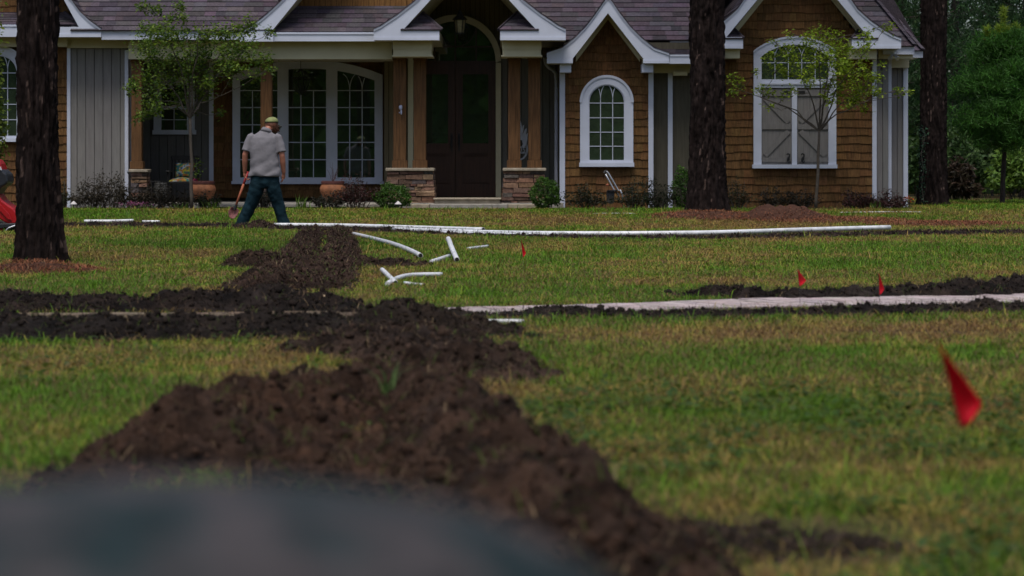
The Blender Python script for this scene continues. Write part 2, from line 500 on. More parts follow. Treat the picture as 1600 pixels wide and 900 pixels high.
# ================================================================== SETTING
# ---- banks of soil (defined first: the grass leaves them free).  (px, py of the foot line, half width m, height m)
BANKS = [
 ('soil_bank', 'dark soil bank behind the path at left, lumpiest towards its right end', 'soil bank', 3,
  [(-260, 484, .38, .07), (0, 484, .38, .075), (250, 484, .36, .06), (300, 483, .42, .12), (420, 484, .42, .12), (500, 485, .36, .10), (548, 489, .2, .03)], .022, (0.019, 0.0135, 0.0115), 1.0),
 ('soil_bank', 'long near-black soil bank in front of the path at left', 'soil bank', 4,
  [(-260, 524, .46, .08), (0, 524, .46, .092), (200, 526, .46, .094), (400, 523, .44, .094), (560, 518, .42, .08), (600, 516, .3, .05)], .018, (0.018, 0.0135, 0.0115), 1.0),
 ('soil_mound', 'pointed dark soil mound where the path meets the main trench', 'soil mound', 5,
  [(560, 520, .3, .07), (630, 516, .42, .155), (690, 515, .34, .07), (755, 523, .26, .03), (790, 527, .2, .012)], .016, (0.024, 0.0165, 0.0125), .8),
 ('soil_bank', 'thin crumbly soil bank along the near edge of the path at right', 'soil bank', 6,
  [(690, 495, .2, .018), (780, 496, .2, .016), (870, 494, .22, .045), (920, 494, .22, .05), (1000, 497, .2, .02), (1080, 496, .22, .035), (1200, 493, .2, .022), (1330, 491, .22, .035), (1450, 488, .24, .045), (1600, 486, .3, .05), (1800, 484, .3, .06)], .018, (0.021, 0.016, 0.014), 1.1),
 ('soil_bank', 'thin soil bank along the far edge of the path, passing the two distant red flags', 'soil bank', 7,
  [(1085, 463, .2, .02), (1130, 463, .26, .065), (1185, 466, .24, .035), (1250, 467, .26, .05), (1350, 465, .26, .055), (1450, 463, .3, .08), (1600, 458, .34, .10), (1800, 455, .34, .1)], .02, (0.022, 0.0165, 0.0145), 1.1),
 ('soil_ridge', 'left ridge of dug soil in the far trench below the man', 'soil ridge', 8,
  [(491, 366, .15, .10), (477, 385, .17, .12), (463, 408, .20, .13), (444, 432, .28, .12), (428, 452, .38, .10)], .022, (0.044, 0.026, 0.0195), .9),
 ('soil_ridge', 'right ridge of dug soil in the far trench, ending at the long white pipe', 'soil ridge', 9,
  [(529, 364, .15, .09), (535, 385, .18, .12), (530, 408, .20, .12), (510, 432, .26, .11), (484, 452, .32, .09)], .022, (0.044, 0.026, 0.0195), .9),
 ('soil_mound', 'small brown soil mound left of the far trench', 'soil mound', 10,
  [(375, 418, .22, .06), (400, 416, .36, .14), (440, 418, .34, .10)], .02, (0.036, 0.022, 0.0155), .8),
 ('soil_bank', 'low brown spur of soil running right from the far trench toward short white pipes', 'soil bank', 12,
  [(500, 420, .28, .09), (560, 415, .24, .075), (600, 416, .2, .06), (640, 417, .16, .045), (668, 416, .1, .015)], .02, (0.034, 0.021, 0.015), .8),
 ('soil_bank', 'narrow earth strip along the long white pipe in front of the house', 'soil bank', 13,
  [(60, 353, .3, .03), (200, 354, .3, .05), (350, 355, .3, .045), (470, 360, .3, .05), (600, 363, .3, .055), (760, 369, .25, .04), (900, 373, .3, .03), (1100, 374, .3, .035), (1250, 371, .3, .045), (1400, 368, .3, .055), (1600, 366, .3, .05), (1800, 365, .3, .05)], .03, (0.036, 0.0235, 0.0215), .9),
 ('soil_mound', 'little heap of soil between the feet of the man', 'soil mound', 14,
  [(388, 358, .18, .05), (405, 358, .28, .12), (425, 358, .2, .05)], .02, (0.040, 0.026, 0.021), .7),
 ('soil_bank', 'middle soil bank across the trench, behind the near forked ridges', 'soil bank', 15,
  [(505, 548, .26, .05), (570, 552, .34, .12), (650, 557, .38, .125), (735, 578, .34, .10), (790, 592, .24, .03)], .014, (0.040, 0.025, 0.0185), 1.0),
 ('soil_ridge', 'near left ridge of clumpy soil curving to the grey cloth', 'soil ridge', 16,
  [(655, 605, .26, .07), (560, 630, .32, .12), (430, 668, .34, .14), (310, 702, .31, .155), (245, 728, .27, .135), (200, 745, .20, .07), (150, 762, .18, .04), (100, 780, .14, .02)], .011, (0.042, 0.0235, 0.0160), 1.35),
 ('soil_ridge', 'near right ridge of clumpy soil running to the bottom centre of the lawn', 'soil ridge', 17,
  [(640, 622, .24, .09), (712, 690, .28, .14), (785, 760, .29, .155), (865, 850, .30, .16), (925, 960, .32, .18), (960, 1150, .32, .16)], .011, (0.042, 0.0235, 0.0160), 1.35),
 ('soil_mound', 'trampled soil filling the hollow between the two near ridges', 'soil mound', 20,
  [(560, 690, .26, .035), (500, 745, .30, .05), (560, 800, .34, .06), (660, 880, .36, .07), (740, 1000, .36, .07)], .012, (0.042, 0.0235, 0.0160), 1.3),
 ('soil_mound', 'brown soil clump at left edge beyond the dark bank', 'soil mound', 18,
  [(-60, 470, .3, .08), (0, 470, .3, .07), (40, 473, .16, .03)], .02, (0.030, 0.020, 0.018), .9),
 ('soil_bank', 'low scattered soil on the grass at bottom right of the near ridge', 'soil bank', 19,
  [(1090, 835, .16, .012), (1180, 855, .22, .024), (1260, 850, .22, .022), (1340, 862, .16, .010)], .012, (0.036, 0.025, 0.019), 1.2),
]
BW = []
for b in BANKS:
    BW.append([(*G(p[0], p[1]), p[2], p[3]) for p in b[4]])

def bank_eval(bw, X, Y):
    """height without noise and normalised distance"""
    H = np.full(X.shape, -1.0); R = np.full(X.shape, 9.0)
    for i in range(len(bw) - 1):
        x0, y0, w0, h0 = bw[i]; x1, y1, w1, h1 = bw[i + 1]
        dx, dy = x1 - x0, y1 - y0
        t = np.clip(((X - x0) * dx + (Y - y0) * dy) / (dx * dx + dy * dy), 0, 1)
        d = np.hypot(X - x0 - t * dx, Y - y0 - t * dy)
        w = w0 + (w1 - w0) * t; h = h0 + (h1 - h0) * t
        r = d / w
        H = np.maximum(H, h * (1 - np.minimum(r, 1.6) ** 1.7))
        R = np.minimum(R, r)
    return H, R

PATH = [(-260, 499, .34), (300, 498, .34), (560, 495, .36), (690, 490, .34), (860, 487, .36), (1020, 482, .34), (1200, 476, .44), (1400, 471, .60), (1620, 464, .72), (1850, 458, .76)]
PW = [(*G(p[0], p[1]), p[2], 1.0) for p in PATH]
# bare or needle-covered patches: px, py, rx m, ry m
STRAW = [(60, 425, .62, .55, 'mound'), (1105, 338, 1.0, 1.3, 'mound'), (1225, 341, .85, .9, 'x'), (1300, 344, 1.3, 1.0, 'x'), (1480, 350, 1.3, .8, 'x')]
SW = [(*G(s[0], s[1]), s[2], s[3]) for s in STRAW]
BARE = [(1180, 850, .45, .5), (1340, 830, .35, .3), (1000, 730, .14, .14), (1540, 673, .12, .12), (60, 745, .2, .2), (1420, 520, .5, .14), (900, 545, .3, .12), (30, 545, .4, .3)]
BRW = [(*G(s[0], s[1]), s[2], s[3]) for s in BARE]

# ---- ground
def build_ground():
    xs = np.concatenate([np.linspace(-400, -30, 8)[:-1], np.linspace(-30, 30, 61), np.linspace(30, 400, 8)[1:]])
    ys = np.concatenate([np.linspace(-300, -10, 6)[:-1], np.linspace(-10, 60, 141), np.linspace(60, 900, 12)[1:]])
    X, Y = np.meshgrid(xs, ys)
    Z = terrain(X, Y)
    V = np.stack([X, Y, Z], -1).reshape(-1, 3)
    nx, ny = len(xs), len(ys)
    i = np.arange((nx - 1) * (ny - 1)); r, c = i // (nx - 1), i % (nx - 1)
    a = r * nx + c
    Q = np.stack([a, a + 1, a + nx + 1, a + nx], -1)
    m = mat('lawn_soil', (0.060, 0.042, 0.020), 0.95, col2=(0.060, 0.058, 0.018), var=0.4, scale=2.2, bump=0.6, bscale=60, spec=.1)
    o = link('ground', np_mesh('ground', V, quads=Q), m)
    tag(o, kind='structure')
build_ground()

# ---- path of pale pavers
def build_path():
    mb = MB()
    pts = [Vector((p[0], p[1], 0)) for p in PW]; ws = [p[2] for p in PW]
    for i in range(len(pts) - 1):
        a, b = pts[i], pts[i + 1]
        L = (b - a).length; t = (b - a) / L; n = Vector((-t.y, t.x, 0))
        s = 0
        while s < L:
            e = min(s + .115, L)
            w = ws[i] + (ws[i + 1] - ws[i]) * s / L
            u = -w
            off = random.uniform(0, .2)
            while u < w:
                ue = min(u + (.24 if u > -w else .05 + off), w)
                z = .018 + random.uniform(-.002, .002)
                k = rc((0.40, 0.33, 0.325), .14) if (CX + (a + t * s).x * F / (a + t * s).y) > 600 else rc((.15, .11, .075), .2)
                q = [a + t * (s + .004) + n * (u + .004), a + t * (e - .004) + n * (u + .004), a + t * (e - .004) + n * (ue - .004), a + t * (s + .004) + n * (ue - .004)]
                mb.add([(p.x, p.y, z) for p in q] + [(p.x, p.y, -.02) for p in q],
                       [(3, 2, 1, 0), (0, 1, 5, 4), (1, 2, 6, 5), (2, 3, 7, 6), (3, 0, 4, 7)], k)
                u = ue
            s = e
    o = mb.build('path', M_paver)
    me = o.data
    import bmesh
    bm = bmesh.new(); bm.from_mesh(me); bmesh.ops.recalc_face_normals(bm, faces=bm.faces); bm.to_mesh(me); bm.free()
    tag(o, kind='structure')
    # sand bed
    m2 = MB()
    A, B = [], []
    for i in range(len(pts)):
        t = (pts[min(i + 1, len(pts) - 1)] - pts[max(i - 1, 0)]).normalized(); n = Vector((-t.y, t.x, 0))
        A.append(pts[i] + n * (ws[i] + .05)); B.append(pts[i] - n * (ws[i] + .05))
    n = len(pts)
    m2.add([(p.x, p.y, .008) for p in A + B], [(n + i, n + i + 1, i + 1, i) for i in range(n - 1)], (0.10, 0.08, 0.065))
    o2 = m2.build('path_bed', M_soil)
    tag(o2, kind='structure')
build_path()

# ---- soil banks
def ico():
    t = (1 + 5 ** .5) / 2
    v = np.array([(-1, t, 0), (1, t, 0), (-1, -t, 0), (1, -t, 0), (0, -1, t), (0, 1, t), (0, -1, -t), (0, 1, -t), (t, 0, -1), (t, 0, 1), (-t, 0, -1), (-t, 0, 1)], float)
    v /= np.linalg.norm(v[0])
    f = np.array([(0, 11, 5), (0, 5, 1), (0, 1, 7), (0, 7, 10), (0, 10, 11), (1, 5, 9), (5, 11, 4), (11, 10, 2), (10, 7, 6), (7, 1, 8), (3, 9, 4), (3, 4, 2), (3, 2, 6), (3, 6, 8), (3, 8, 9), (4, 9, 5), (2, 4, 11), (6, 2, 10), (8, 6, 7), (9, 8, 1)])
    mid, vs, fs = {}, list(map(tuple, v)), []
    def m(a, b):
        k = (min(a, b), max(a, b))
        if k not in mid:
            p = (np.array(vs[a]) + np.array(vs[b])) / 2
            vs.append(tuple(p / np.linalg.norm(p))); mid[k] = len(vs) - 1
        return mid[k]
    for a, b, c in f:
        ab, bc, ca = m(a, b), m(b, c), m(c, a)
        fs += [(a, ab, ca), (b, bc, ab), (c, ca, bc), (ab, bc, ca)]
    return np.array(vs), np.array(fs)
ICO_V, ICO_F = ico()

def blades(P, h, w, az, lean, col, curve=0.6):
    """vectorised blades: P (n,3) feet, returns V, quads, tris, C"""
    n = len(P)
    d = np.stack([np.cos(az), np.sin(az), np.zeros(n)], -1)
    s = np.stack([-np.sin(az), np.cos(az), np.zeros(n)], -1) * (w / 2)[:, None]
    up = np.array([0, 0, 1.0])
    mid = P + d * (h * lean * .35)[:, None] + up * (h * .55)[:, None]
    tip = P + d * (h * lean)[:, None] + up * (h * (1 - curve * lean * .5))[:, None]
    V = np.stack([P - s, P + s, mid + s * .75, mid - s * .75, tip], 1).reshape(-1, 3)
    b = np.arange(n)[:, None] * 5
    return V, b + np.array([0, 1, 2, 3]), b + np.array([3, 2, 4]), np.repeat(col, 5, 0)

def build_bank(b, bw):
    name, label, cat, seed, pts, res, col, rough = b
    bw_a = np.array(bw)
    wmax = bw_a[:, 2].max() * 1.35
    x0, x1 = bw_a[:, 0].min() - wmax, bw_a[:, 0].max() + wmax
    y0, y1 = bw_a[:, 1].min() - wmax, bw_a[:, 1].max() + wmax
    x0, x1 = max(x0, -9.5), min(x1, 9.5)
    y0 = max(y0, 3.4)
    nx, ny = int((x1 - x0) / res) + 2, int((y1 - y0) / res) + 2
    X, Y = np.meshgrid(np.linspace(x0, x1, nx), np.linspace(y0, y1, ny))
    def height(X, Y):
        # wobble the outline
        Xw = X + (fbm(X * 4, Y * 4, seed + 40, 3) - .5) * .16; Yw = Y + (fbm(X * 4, Y * 4, seed + 60, 3) - .5) * .16
        H, R = bank_eval(bw, Xw, Yw)
        env = np.clip(1.35 - R, 0, 1) ** .7
        l1 = np.abs(fbm(X * 5, Y * 5, seed, 3) - .5) * 2
        wx = X + (fbm(X * 11, Y * 11, seed + 21, 2) - .5) * .10; wy = Y + (fbm(X * 11, Y * 11, seed + 23, 2) - .5) * .10
        l2 = worley(wx * 8, wy * 8, seed + 3)
        l3 = worley(wx * 23, wy * 23, seed + 5)
        l4 = vn(X * 85, Y * 85, seed + 7) - .5
        hh = bw_a[:, 3].max()
        k = .35 * hh + .012
        return H + env * rough * (k * 1.5 * (l1 - .22) + k * .65 * (l2 - .7) + .016 * (l3 - .7) + .012 * l4 + .5 * res * (vn(X * 190, Y * 190, seed + 11) - .5))
    H = height(X, Y)
    keep = H > -.018
    Z = terrain(X, Y) + np.maximum(H, -.03)
    V = np.stack([X, Y, Z], -1).reshape(-1, 3)
    i = np.arange((nx - 1) * (ny - 1)); r, c = i // (nx - 1), i % (nx - 1)
    a = r * nx + c
    Q = np.stack([a, a + 1, a + nx + 1, a + nx], -1)
    kf = keep.ravel()
    Q = Q[kf[Q].any(1)]
    used = np.zeros(len(V), bool); used[Q.ravel()] = True
    remap = np.cumsum(used) - 1
    Q = remap[Q]; V = V[used]
    tone = 1 + (fbm(V[:, 0] * 5, V[:, 1] * 5, seed + 9, 3) - .5) * 2.8 + (vn(V[:, 0] * 40, V[:, 1] * 40, seed + 29) - .5) * .5
    warm = fbm(V[:, 0] * 2.3, V[:, 1] * 2.3, seed + 19, 2)[:, None]
    C = np.array(col)[None] * .66 * np.clip(tone, .35, 2.1)[:, None] * (1 + (warm - .5) * np.array([.5, .25, 0]))
    # clods
    top = V[(V[:, 2] - terrain(V[:, 0], V[:, 1])) > .006]
    area = len(top) * res * res
    dist = bw_a[:, 1].mean()
    ncl = int(min(5200, area * 900 * (14 / max(dist, 8)) ** .5))
    pick = top[rng.integers(0, len(top), ncl)] + rng.normal(0, res, (ncl, 3)) * [1, 1, 0]
    sz = np.clip(rng.lognormal(math.log(.0048), .65, ncl), .0025, .024) * (1 if dist > 10 else .85)
    pick[:, 2] = terrain(pick[:, 0], pick[:, 1]) + height(pick[:, 0], pick[:, 1]) + sz * .25
    jit = 1 + rng.normal(0, .16, (ncl, len(ICO_V), 1))
    sc = sz[:, None, None] * rng.uniform(.7, 1.35, (ncl, 1, 3))
    CV = (pick[:, None, :] + ICO_V[None] * jit * sc).reshape(-1, 3)
    CT = (np.arange(ncl)[:, None, None] * len(ICO_V) + ICO_F[None]).reshape(-1, 3)
    CC = np.repeat(np.array(col)[None] * rng.uniform(.35, 1.25, (ncl, 1)), len(ICO_V), 0)
    # roots and straw
    nf = int(min(11000, area * 1300))
    fp = top[rng.integers(0, len(top), nf)] + rng.normal(0, res, (nf, 3)) * [1, 1, 0]
    fp[:, 2] = terrain(fp[:, 0], fp[:, 1]) + height(fp[:, 0], fp[:, 1]) - .002
    pale = rng.random(nf)
    fc = np.where((pale > .955)[:, None], np.array([[.20, .145, .085]]), np.where((pale > .80)[:, None], np.array([[.085, .057, .038]]), np.array(col)[None] * 1.0))
    fc = np.where((pale < .10)[:, None], np.array([[.050, .085, .014]]), fc)
    BV, BQ, BT, BC = blades(fp, rng.uniform(.015, .080, nf), rng.uniform(.0015, .0038, nf) * max(1, dist / 14), rng.uniform(0, 6.28, nf), rng.uniform(.8, 3.2, nf), fc, .4)
    n1, n2 = len(V), len(V) + len(CV)
    VV = np.concatenate([V, CV, BV]); CCC = np.concatenate([C, CC, BC])
    ox, oy = bw_a[:, 0].mean(), bw_a[:, 1].mean()
    org = Vector((ox, oy, float(terrain(ox, oy))))
    VV = VV - np.array(org)
    me = np_mesh(name, VV, quads=np.concatenate([Q, BQ + n2]), tris=np.concatenate([CT + n1, BT + n2]), C=CCC, smooth=True)
    o = link(name, me, M_soil, loc=org)
    tag(o, label, cat, 'banks and heaps of soil dug from the trenches')
for b, bw in zip(BANKS, BW):
    build_bank(b, bw)

# ---- grass
GREENS = [(320, 384, 190, 12, 1), (1430, 402, 300, 22, .9), (160, 455, 160, 16, .9), (620, 455, 130, 18, .8), (930, 508, 160, 9, 1.0), (1150, 575, 260, 22, .6), (240, 337, 420, 7, .7),
          (880, 330, 160, 3, .8), (1450, 330, 150, 4, .4), (1250, 650, 320, 22, .4), (100, 620, 260, 30, .45), (860, 630, 100, 40, .5), (1560, 880, 90, 50, .6), (700, 405, 300, 10, .3), (1050, 450, 260, 10, .5)]
BROWNS = [(1250, 352, 400, 11, 1), (860, 345, 120, 8, .5), (250, 402, 150, 8, .9), (150, 372, 120, 5, .5), (1250, 522, 380, 14, .7), (150, 575, 240, 18, .8), (1120, 612, 330, 18, .75), (800, 470, 180, 6, .6), (1250, 375, 380, 6, .7),
          (950, 395, 160, 10, .4), (1500, 640, 120, 14, .4), (180, 545, 200, 6, .5), (1300, 715, 420, 40, .45), (1250, 835, 420, 55, .6), (120, 690, 160, 25, .5), (560, 470, 60, 20, .2), (1000, 425, 120, 8, .3), (620, 395, 200, 10, .2)]
def dryness(X, Y):
    px = CX + X * F / Y
    py = HY + (EYE - terrain(X, Y)) * F / Y
    d = .46 + (fbm(X * .9, Y * .55, 21, 3) - .5) * 1.15 + (fbm(X * 5, Y * 3.2, 31, 3) - .5) * 1.05
    for g, s in ((GREENS, -.42), (BROWNS, .42)):
        for (cx, cy, sx, sy, k) in g:
            d = d + s * k * .85 * np.exp(-((px - cx) / sx) ** 2 - ((py - cy) / sy) ** 2)
    return np.clip(d, 0, 1)

def lawn_mask(X, Y):
    keep = np.ones(X.shape)
    Xw = X + (fbm(X * 5, Y * 5, 77, 2) - .5) * .15; Yw = Y + (fbm(X * 5, Y * 5, 78, 2) - .5) * .15
    for bw in BW:
        R = bank_eval(bw, Xw, Yw)[1]
        keep *= np.clip((R - .78) / .20, .40 if bw is BW[-1] else .012, 1)
    R = bank_eval(PW, X, Y)[1]
    keep *= np.clip((R - .97) / .55, 0, 1)
    for (cx, cy, rx, ry) in SW:
        r = np.hypot((Xw - cx) / rx, (Yw - cy) / ry)
        keep *= np.clip((r - .55) / .7, .06, 1)
    for (cx, cy, rx, ry) in BRW:
        r = np.hypot((Xw - cx) / rx, (Yw - cy) / ry)
        keep *= np.clip((r - .35) / .7, .35, 1)
    keep *= np.where((Y > 41.6) & (X < 7.6), 0.0, 1.0)
    return keep

def build_grass():
    Vs, Qs, Ts, Cs = [], [], [], []
    off = 0
    zones = [(3.8, 5.2, 5200), (5.2, 7, 5600), (7, 9, 4600), (9, 12, 3600), (12, 16, 2600), (16, 21, 1800), (21, 28, 1250), (28, 35, 950), (35, 41.7, 850), (41.7, 53, 420)]
    for (a, b, dens) in zones:
        half = .228 * b + 3.0
        n = int((b - a) * 2 * half * dens)
        X = rng.uniform(-half, half, n); Y = rng.uniform(a, b, n)
        ok = (np.abs(X) < .228 * Y + 3.0) & ((np.abs(X) < .228 * Y + .5) | (rng.random(n) < .42))
        tuft = fbm(X * 9, Y * 9, 5, 2)
        k = lawn_mask(X, Y) * np.clip(.35 + 1.3 * tuft, 0, 1)
        ok &= rng.random(n) < k
        X, Y = X[ok], Y[ok]
        n = len(X)
        d = dryness(X, Y)
        dd = np.clip(d + rng.normal(0, .20, n), 0, 1)
        green = np.array([.078, .185, .007]); lime = np.array([.165, .235, .009]); straw = np.array([.340, .240, .060]); brown = np.array([.190, .095, .032])
        c = green[None] * (1 - dd[:, None]) + lime[None] * dd[:, None]
        t = np.clip((dd - .45) / .3, 0, 1)[:, None]
        c = c * (1 - t) + straw[None] * t
        t2 = (np.clip((d - .62) / .3, 0, 1) * (rng.random(n) < .55))[:, None]
        c = c * (1 - t2) + brown[None] * t2
        c = c * rng.uniform(.55, 1.32, (n, 1))
        far = np.interp(Y, [4, 8, 15, 25, 42], [1, 1, 1.4, 2.0, 3.0])
        lush = 1 - d
        h = rng.uniform(.018, .044, n) * (1 + .55 * lush) * np.where(rng.random(n) < .06, rng.uniform(1.5, 2.6, n), 1) * (.75 + .6 * fbm(X * 3.3, Y * 3.3, 61, 2))
        h = h * np.interp(Y, [4, 9, 14, 22, 40], [1.0, .85, .75, .9, 1.0])
        w = rng.uniform(.0022, .0045, n) * far
        P = np.stack([X, Y, terrain(X, Y) - .002], -1)
        V, Q, T, C = blades(P, h, w, rng.uniform(0, 6.283, n), rng.uniform(.05, 1.9, n) + .7 * d, c)
        Vs.append(V); Qs.append(Q + off); Ts.append(T + off); Cs.append(C); off += len(V)
    # dead thatch lying between the living blades
    for (a, b, dens) in [(4.2, 7, 1500), (7, 12, 1100), (12, 20, 650), (20, 41.7, 300)]:
        half = .228 * b + .7
        n = int((b - a) * 2 * half * dens)
        X = rng.uniform(-half, half, n); Y = rng.uniform(a, b, n)
        ok = (np.abs(X) < .228 * Y + .7) & (rng.random(n) < np.clip(lawn_mask(X, Y) * 1.2 + .12, 0, 1)) & (bank_eval(PW, X, Y)[1] > 1) & (fbm(X * 3, Y * 2, 12, 3) > .42)
        for bw in BW: ok &= bank_eval(bw, X, Y)[1] > .9
        X, Y = X[ok], Y[ok]; n = len(X)
        c = np.where(rng.random((n, 1)) < .5, np.array([[.20, .125, .055]]), np.array([[.105, .058, .028]])) * rng.uniform(.5, 1.5, (n, 1))
        P = np.stack([X, Y, terrain(X, Y) + rng.uniform(.002, .022, n)], -1)
        V, Q, T, C = blades(P, rng.uniform(.015, .04, n), rng.uniform(.0015, .0035, n) * np.interp(Y, [4, 15, 42], [1, 1.5, 3]), rng.uniform(0, 6.283, n), rng.uniform(1.2, 3.5, n), c, .3)
        Vs.append(V); Qs.append(Q + off); Ts.append(T + off); Cs.append(C); off += len(V)
    me = np_mesh('grass', np.concatenate(Vs), np.concatenate(Qs), np.concatenate(Ts), np.concatenate(Cs))
    o = link('grass', me, M_grass)
    tag(o, kind='stuff', label='patchy green and straw-coloured lawn grass', cat='grass')
build_grass()

def leaf_arrays(P, size, col, flat=.0, aspect=.55, droop=None):
    """diamond leaves with a fold; P (n,3)"""
    n = len(P)
    th = rng.uniform(0, 6.283, n)
    el = rng.normal(0, .6, n) * (1 - flat) - .15
    d = np.stack([np.cos(th) * np.cos(el), np.sin(th) * np.cos(el), np.sin(el)], -1)
    nrm = rng.normal(0, 1, (n, 3)) * (1 - flat) + np.array([0, 0, 1.0 + 2 * flat])
    s = np.cross(d, nrm); s /= np.linalg.norm(s, axis=1)[:, None] + 1e-9
    u = np.cross(s, d)
    L = size[:, None]
    a = P; c = P + d * L
    m = P + d * L * .5
    b1 = m + s * L * aspect * .5 + u * L * .08; b2 = m - s * L * aspect * .5 + u * L * .08
    V = np.stack([a, b1, c, b2], 1).reshape(-1, 3)
    b = np.arange(n)[:, None] * 4
    T = np.concatenate([b + np.array([0, 1, 2]), b + np.array([0, 2, 3])])
    return V, T, np.repeat(col, 4, 0)

def leaves_obj(name, P, size, base, parent, m=None, var=.35, flat=0., aspect=.55, origin=None, cols=None):
    n = len(P)
    c = np.array(base)[None] * rng.uniform(1 - var, 1 + var, (n, 1)) * (1 + rng.normal(0, .08, (n, 3))) if cols is None else cols
    V, T, C = leaf_arrays(np.asarray(P, float), size, np.clip(c, 0, 1), flat, aspect)
    org = WL[parent] if parent else Vector(origin)
    me = np_mesh(name, V - np.array(org), tris=T, C=C)
    return link(name, me, m or M_leaf, parent, None if parent else org)

# broad-leaved weeds low in the lawn, nearest to the camera
def build_weeds():
    n = 15000
    Y = rng.uniform(4.6, 9.5, n); X = rng.uniform(-.3, 1.0, n) * (.225 * Y + .5)
    X2 = rng.uniform(-1, .1, 1600) * 2.2; Y2 = rng.uniform(9.5, 12.2, 1600)
    X = np.concatenate([X, X2]); Y = np.concatenate([Y, Y2])
    n = len(X)
    ok = (lawn_mask(X, Y) > .6) & (fbm(X * 2.2, Y * 2.2, 91, 2) > .46)
    X, Y = X[ok], Y[ok]
    P = np.stack([X, Y, rng.uniform(.012, .055, len(X))], -1)
    mixc = rng.random((len(X), 1))
    cols = np.array([.034, .085, .012]) * (1 - mixc) + np.array([.085, .125, .014]) * mixc
    o = leaves_obj('clover', P, rng.uniform(.016, .040, len(X)), None, None, M_leaf, flat=.55, aspect=.8, origin=(0, 0, 0), cols=cols * rng.uniform(.6, 1.2, (len(X), 1)))
    tag(o, 'low broad-leaved weeds growing through the lawn', 'weeds', kind='stuff')
build_weeds()

# pine-needle litter
def build_straw(idx, label, n):
    ids = idx
    Ps = []
    for i in ids:
        cx, cy, rx, ry = SW[i]
        m = n // len(ids)
        r = np.sqrt(rng.random(m)) * 1.05; a = rng.uniform(0, 6.283, m)
        X, Y = cx + r * rx * np.cos(a), cy + r * ry * np.sin(a)
        top = np.clip(1 - r * r, 0, 1)
        hgt = .10 if STRAW[i][4] == 'mound' else (.19 if i == 2 else .04)
        Z = terrain(X, Y) + hgt * top * rng.random(m) * (0.6 + .8 * fbm(X * 5, Y * 5, 15, 2))
        Ps.append(np.stack([X, Y, Z], -1))
    P = np.concatenate(Ps); m = len(P)
    c = np.array([.205, .076, .038])[None] * rng.uniform(.4, 1.5, (m, 1))
    c = np.where(rng.random((m, 1)) < .15, np.array([[.16, .095, .055]]), c)
    dist = P[:, 1].mean()
    V, Q, T, C = blades(P, rng.uniform(.02, .05, m), rng.uniform(.002, .004, m) * max(1, dist / 14), rng.uniform(0, 6.28, m), rng.uniform(1.2, 3.5, m), c, .45)
    # low mound under the needles
    for i in ids:
        cx, cy, rx, ry = SW[i]
        hgt = .085 if STRAW[i][4] == 'mound' else (.21 if i == 2 else .02)
        g = np.linspace(-1.05, 1.05, 40)
        GX, GY = np.meshgrid(cx + g * rx, cy + g * ry)
        R = np.hypot((GX - cx) / rx, (GY - cy) / ry)
        ok = ((R < 1.05))
        Z = terrain(GX, GY) + hgt * np.clip(1 - R ** 1.6, -.4, 1) * (.5 + fbm(GX * 5, GY * 5, 15, 3)) - .006
        VV = np.stack([GX, GY, Z], -1).reshape(-1, 3)
        k = np.arange(39 * 39); a = (k // 39) * 40 + k % 39
        QQ = np.stack([a, a + 1, a + 41, a + 40], -1)
        QQ = QQ[ok.ravel()[QQ].all(1)]
        Q = np.concatenate([Q, QQ + len(V)]); V = np.concatenate([V, VV]); C = np.concatenate([C, np.repeat([[.055, .024, .015]], len(VV), 0)])
    o = link('pine_straw', np_mesh('pine_straw', V, Q, T, C), M_straw)
    tag(o, label, 'pine straw', kind='stuff')
build_straw([0], 'red-brown pine needles heaped round the left trunk', 6000)
build_straw([1, 2, 3, 4], 'red-brown pine needles spread round the trunk in front of the house', 20000)
# ================================================================== HOUSE
YW = 43.6          # main front walls
YB = 45.6          # porch back wall
house = empty('house', (-0.5, YW, 0.171), 'brown cedar-shake house with white gables and a columned front porch', 'house')

def pmirror(cx, half):
    """half profile [(dx, y) from outside to apex] -> full left to right"""
    l = [(cx - dx, y) for dx, y in half]
    r = [(cx + dx, y) for dx, y in half if dx > 0]
    return l + r[::-1]

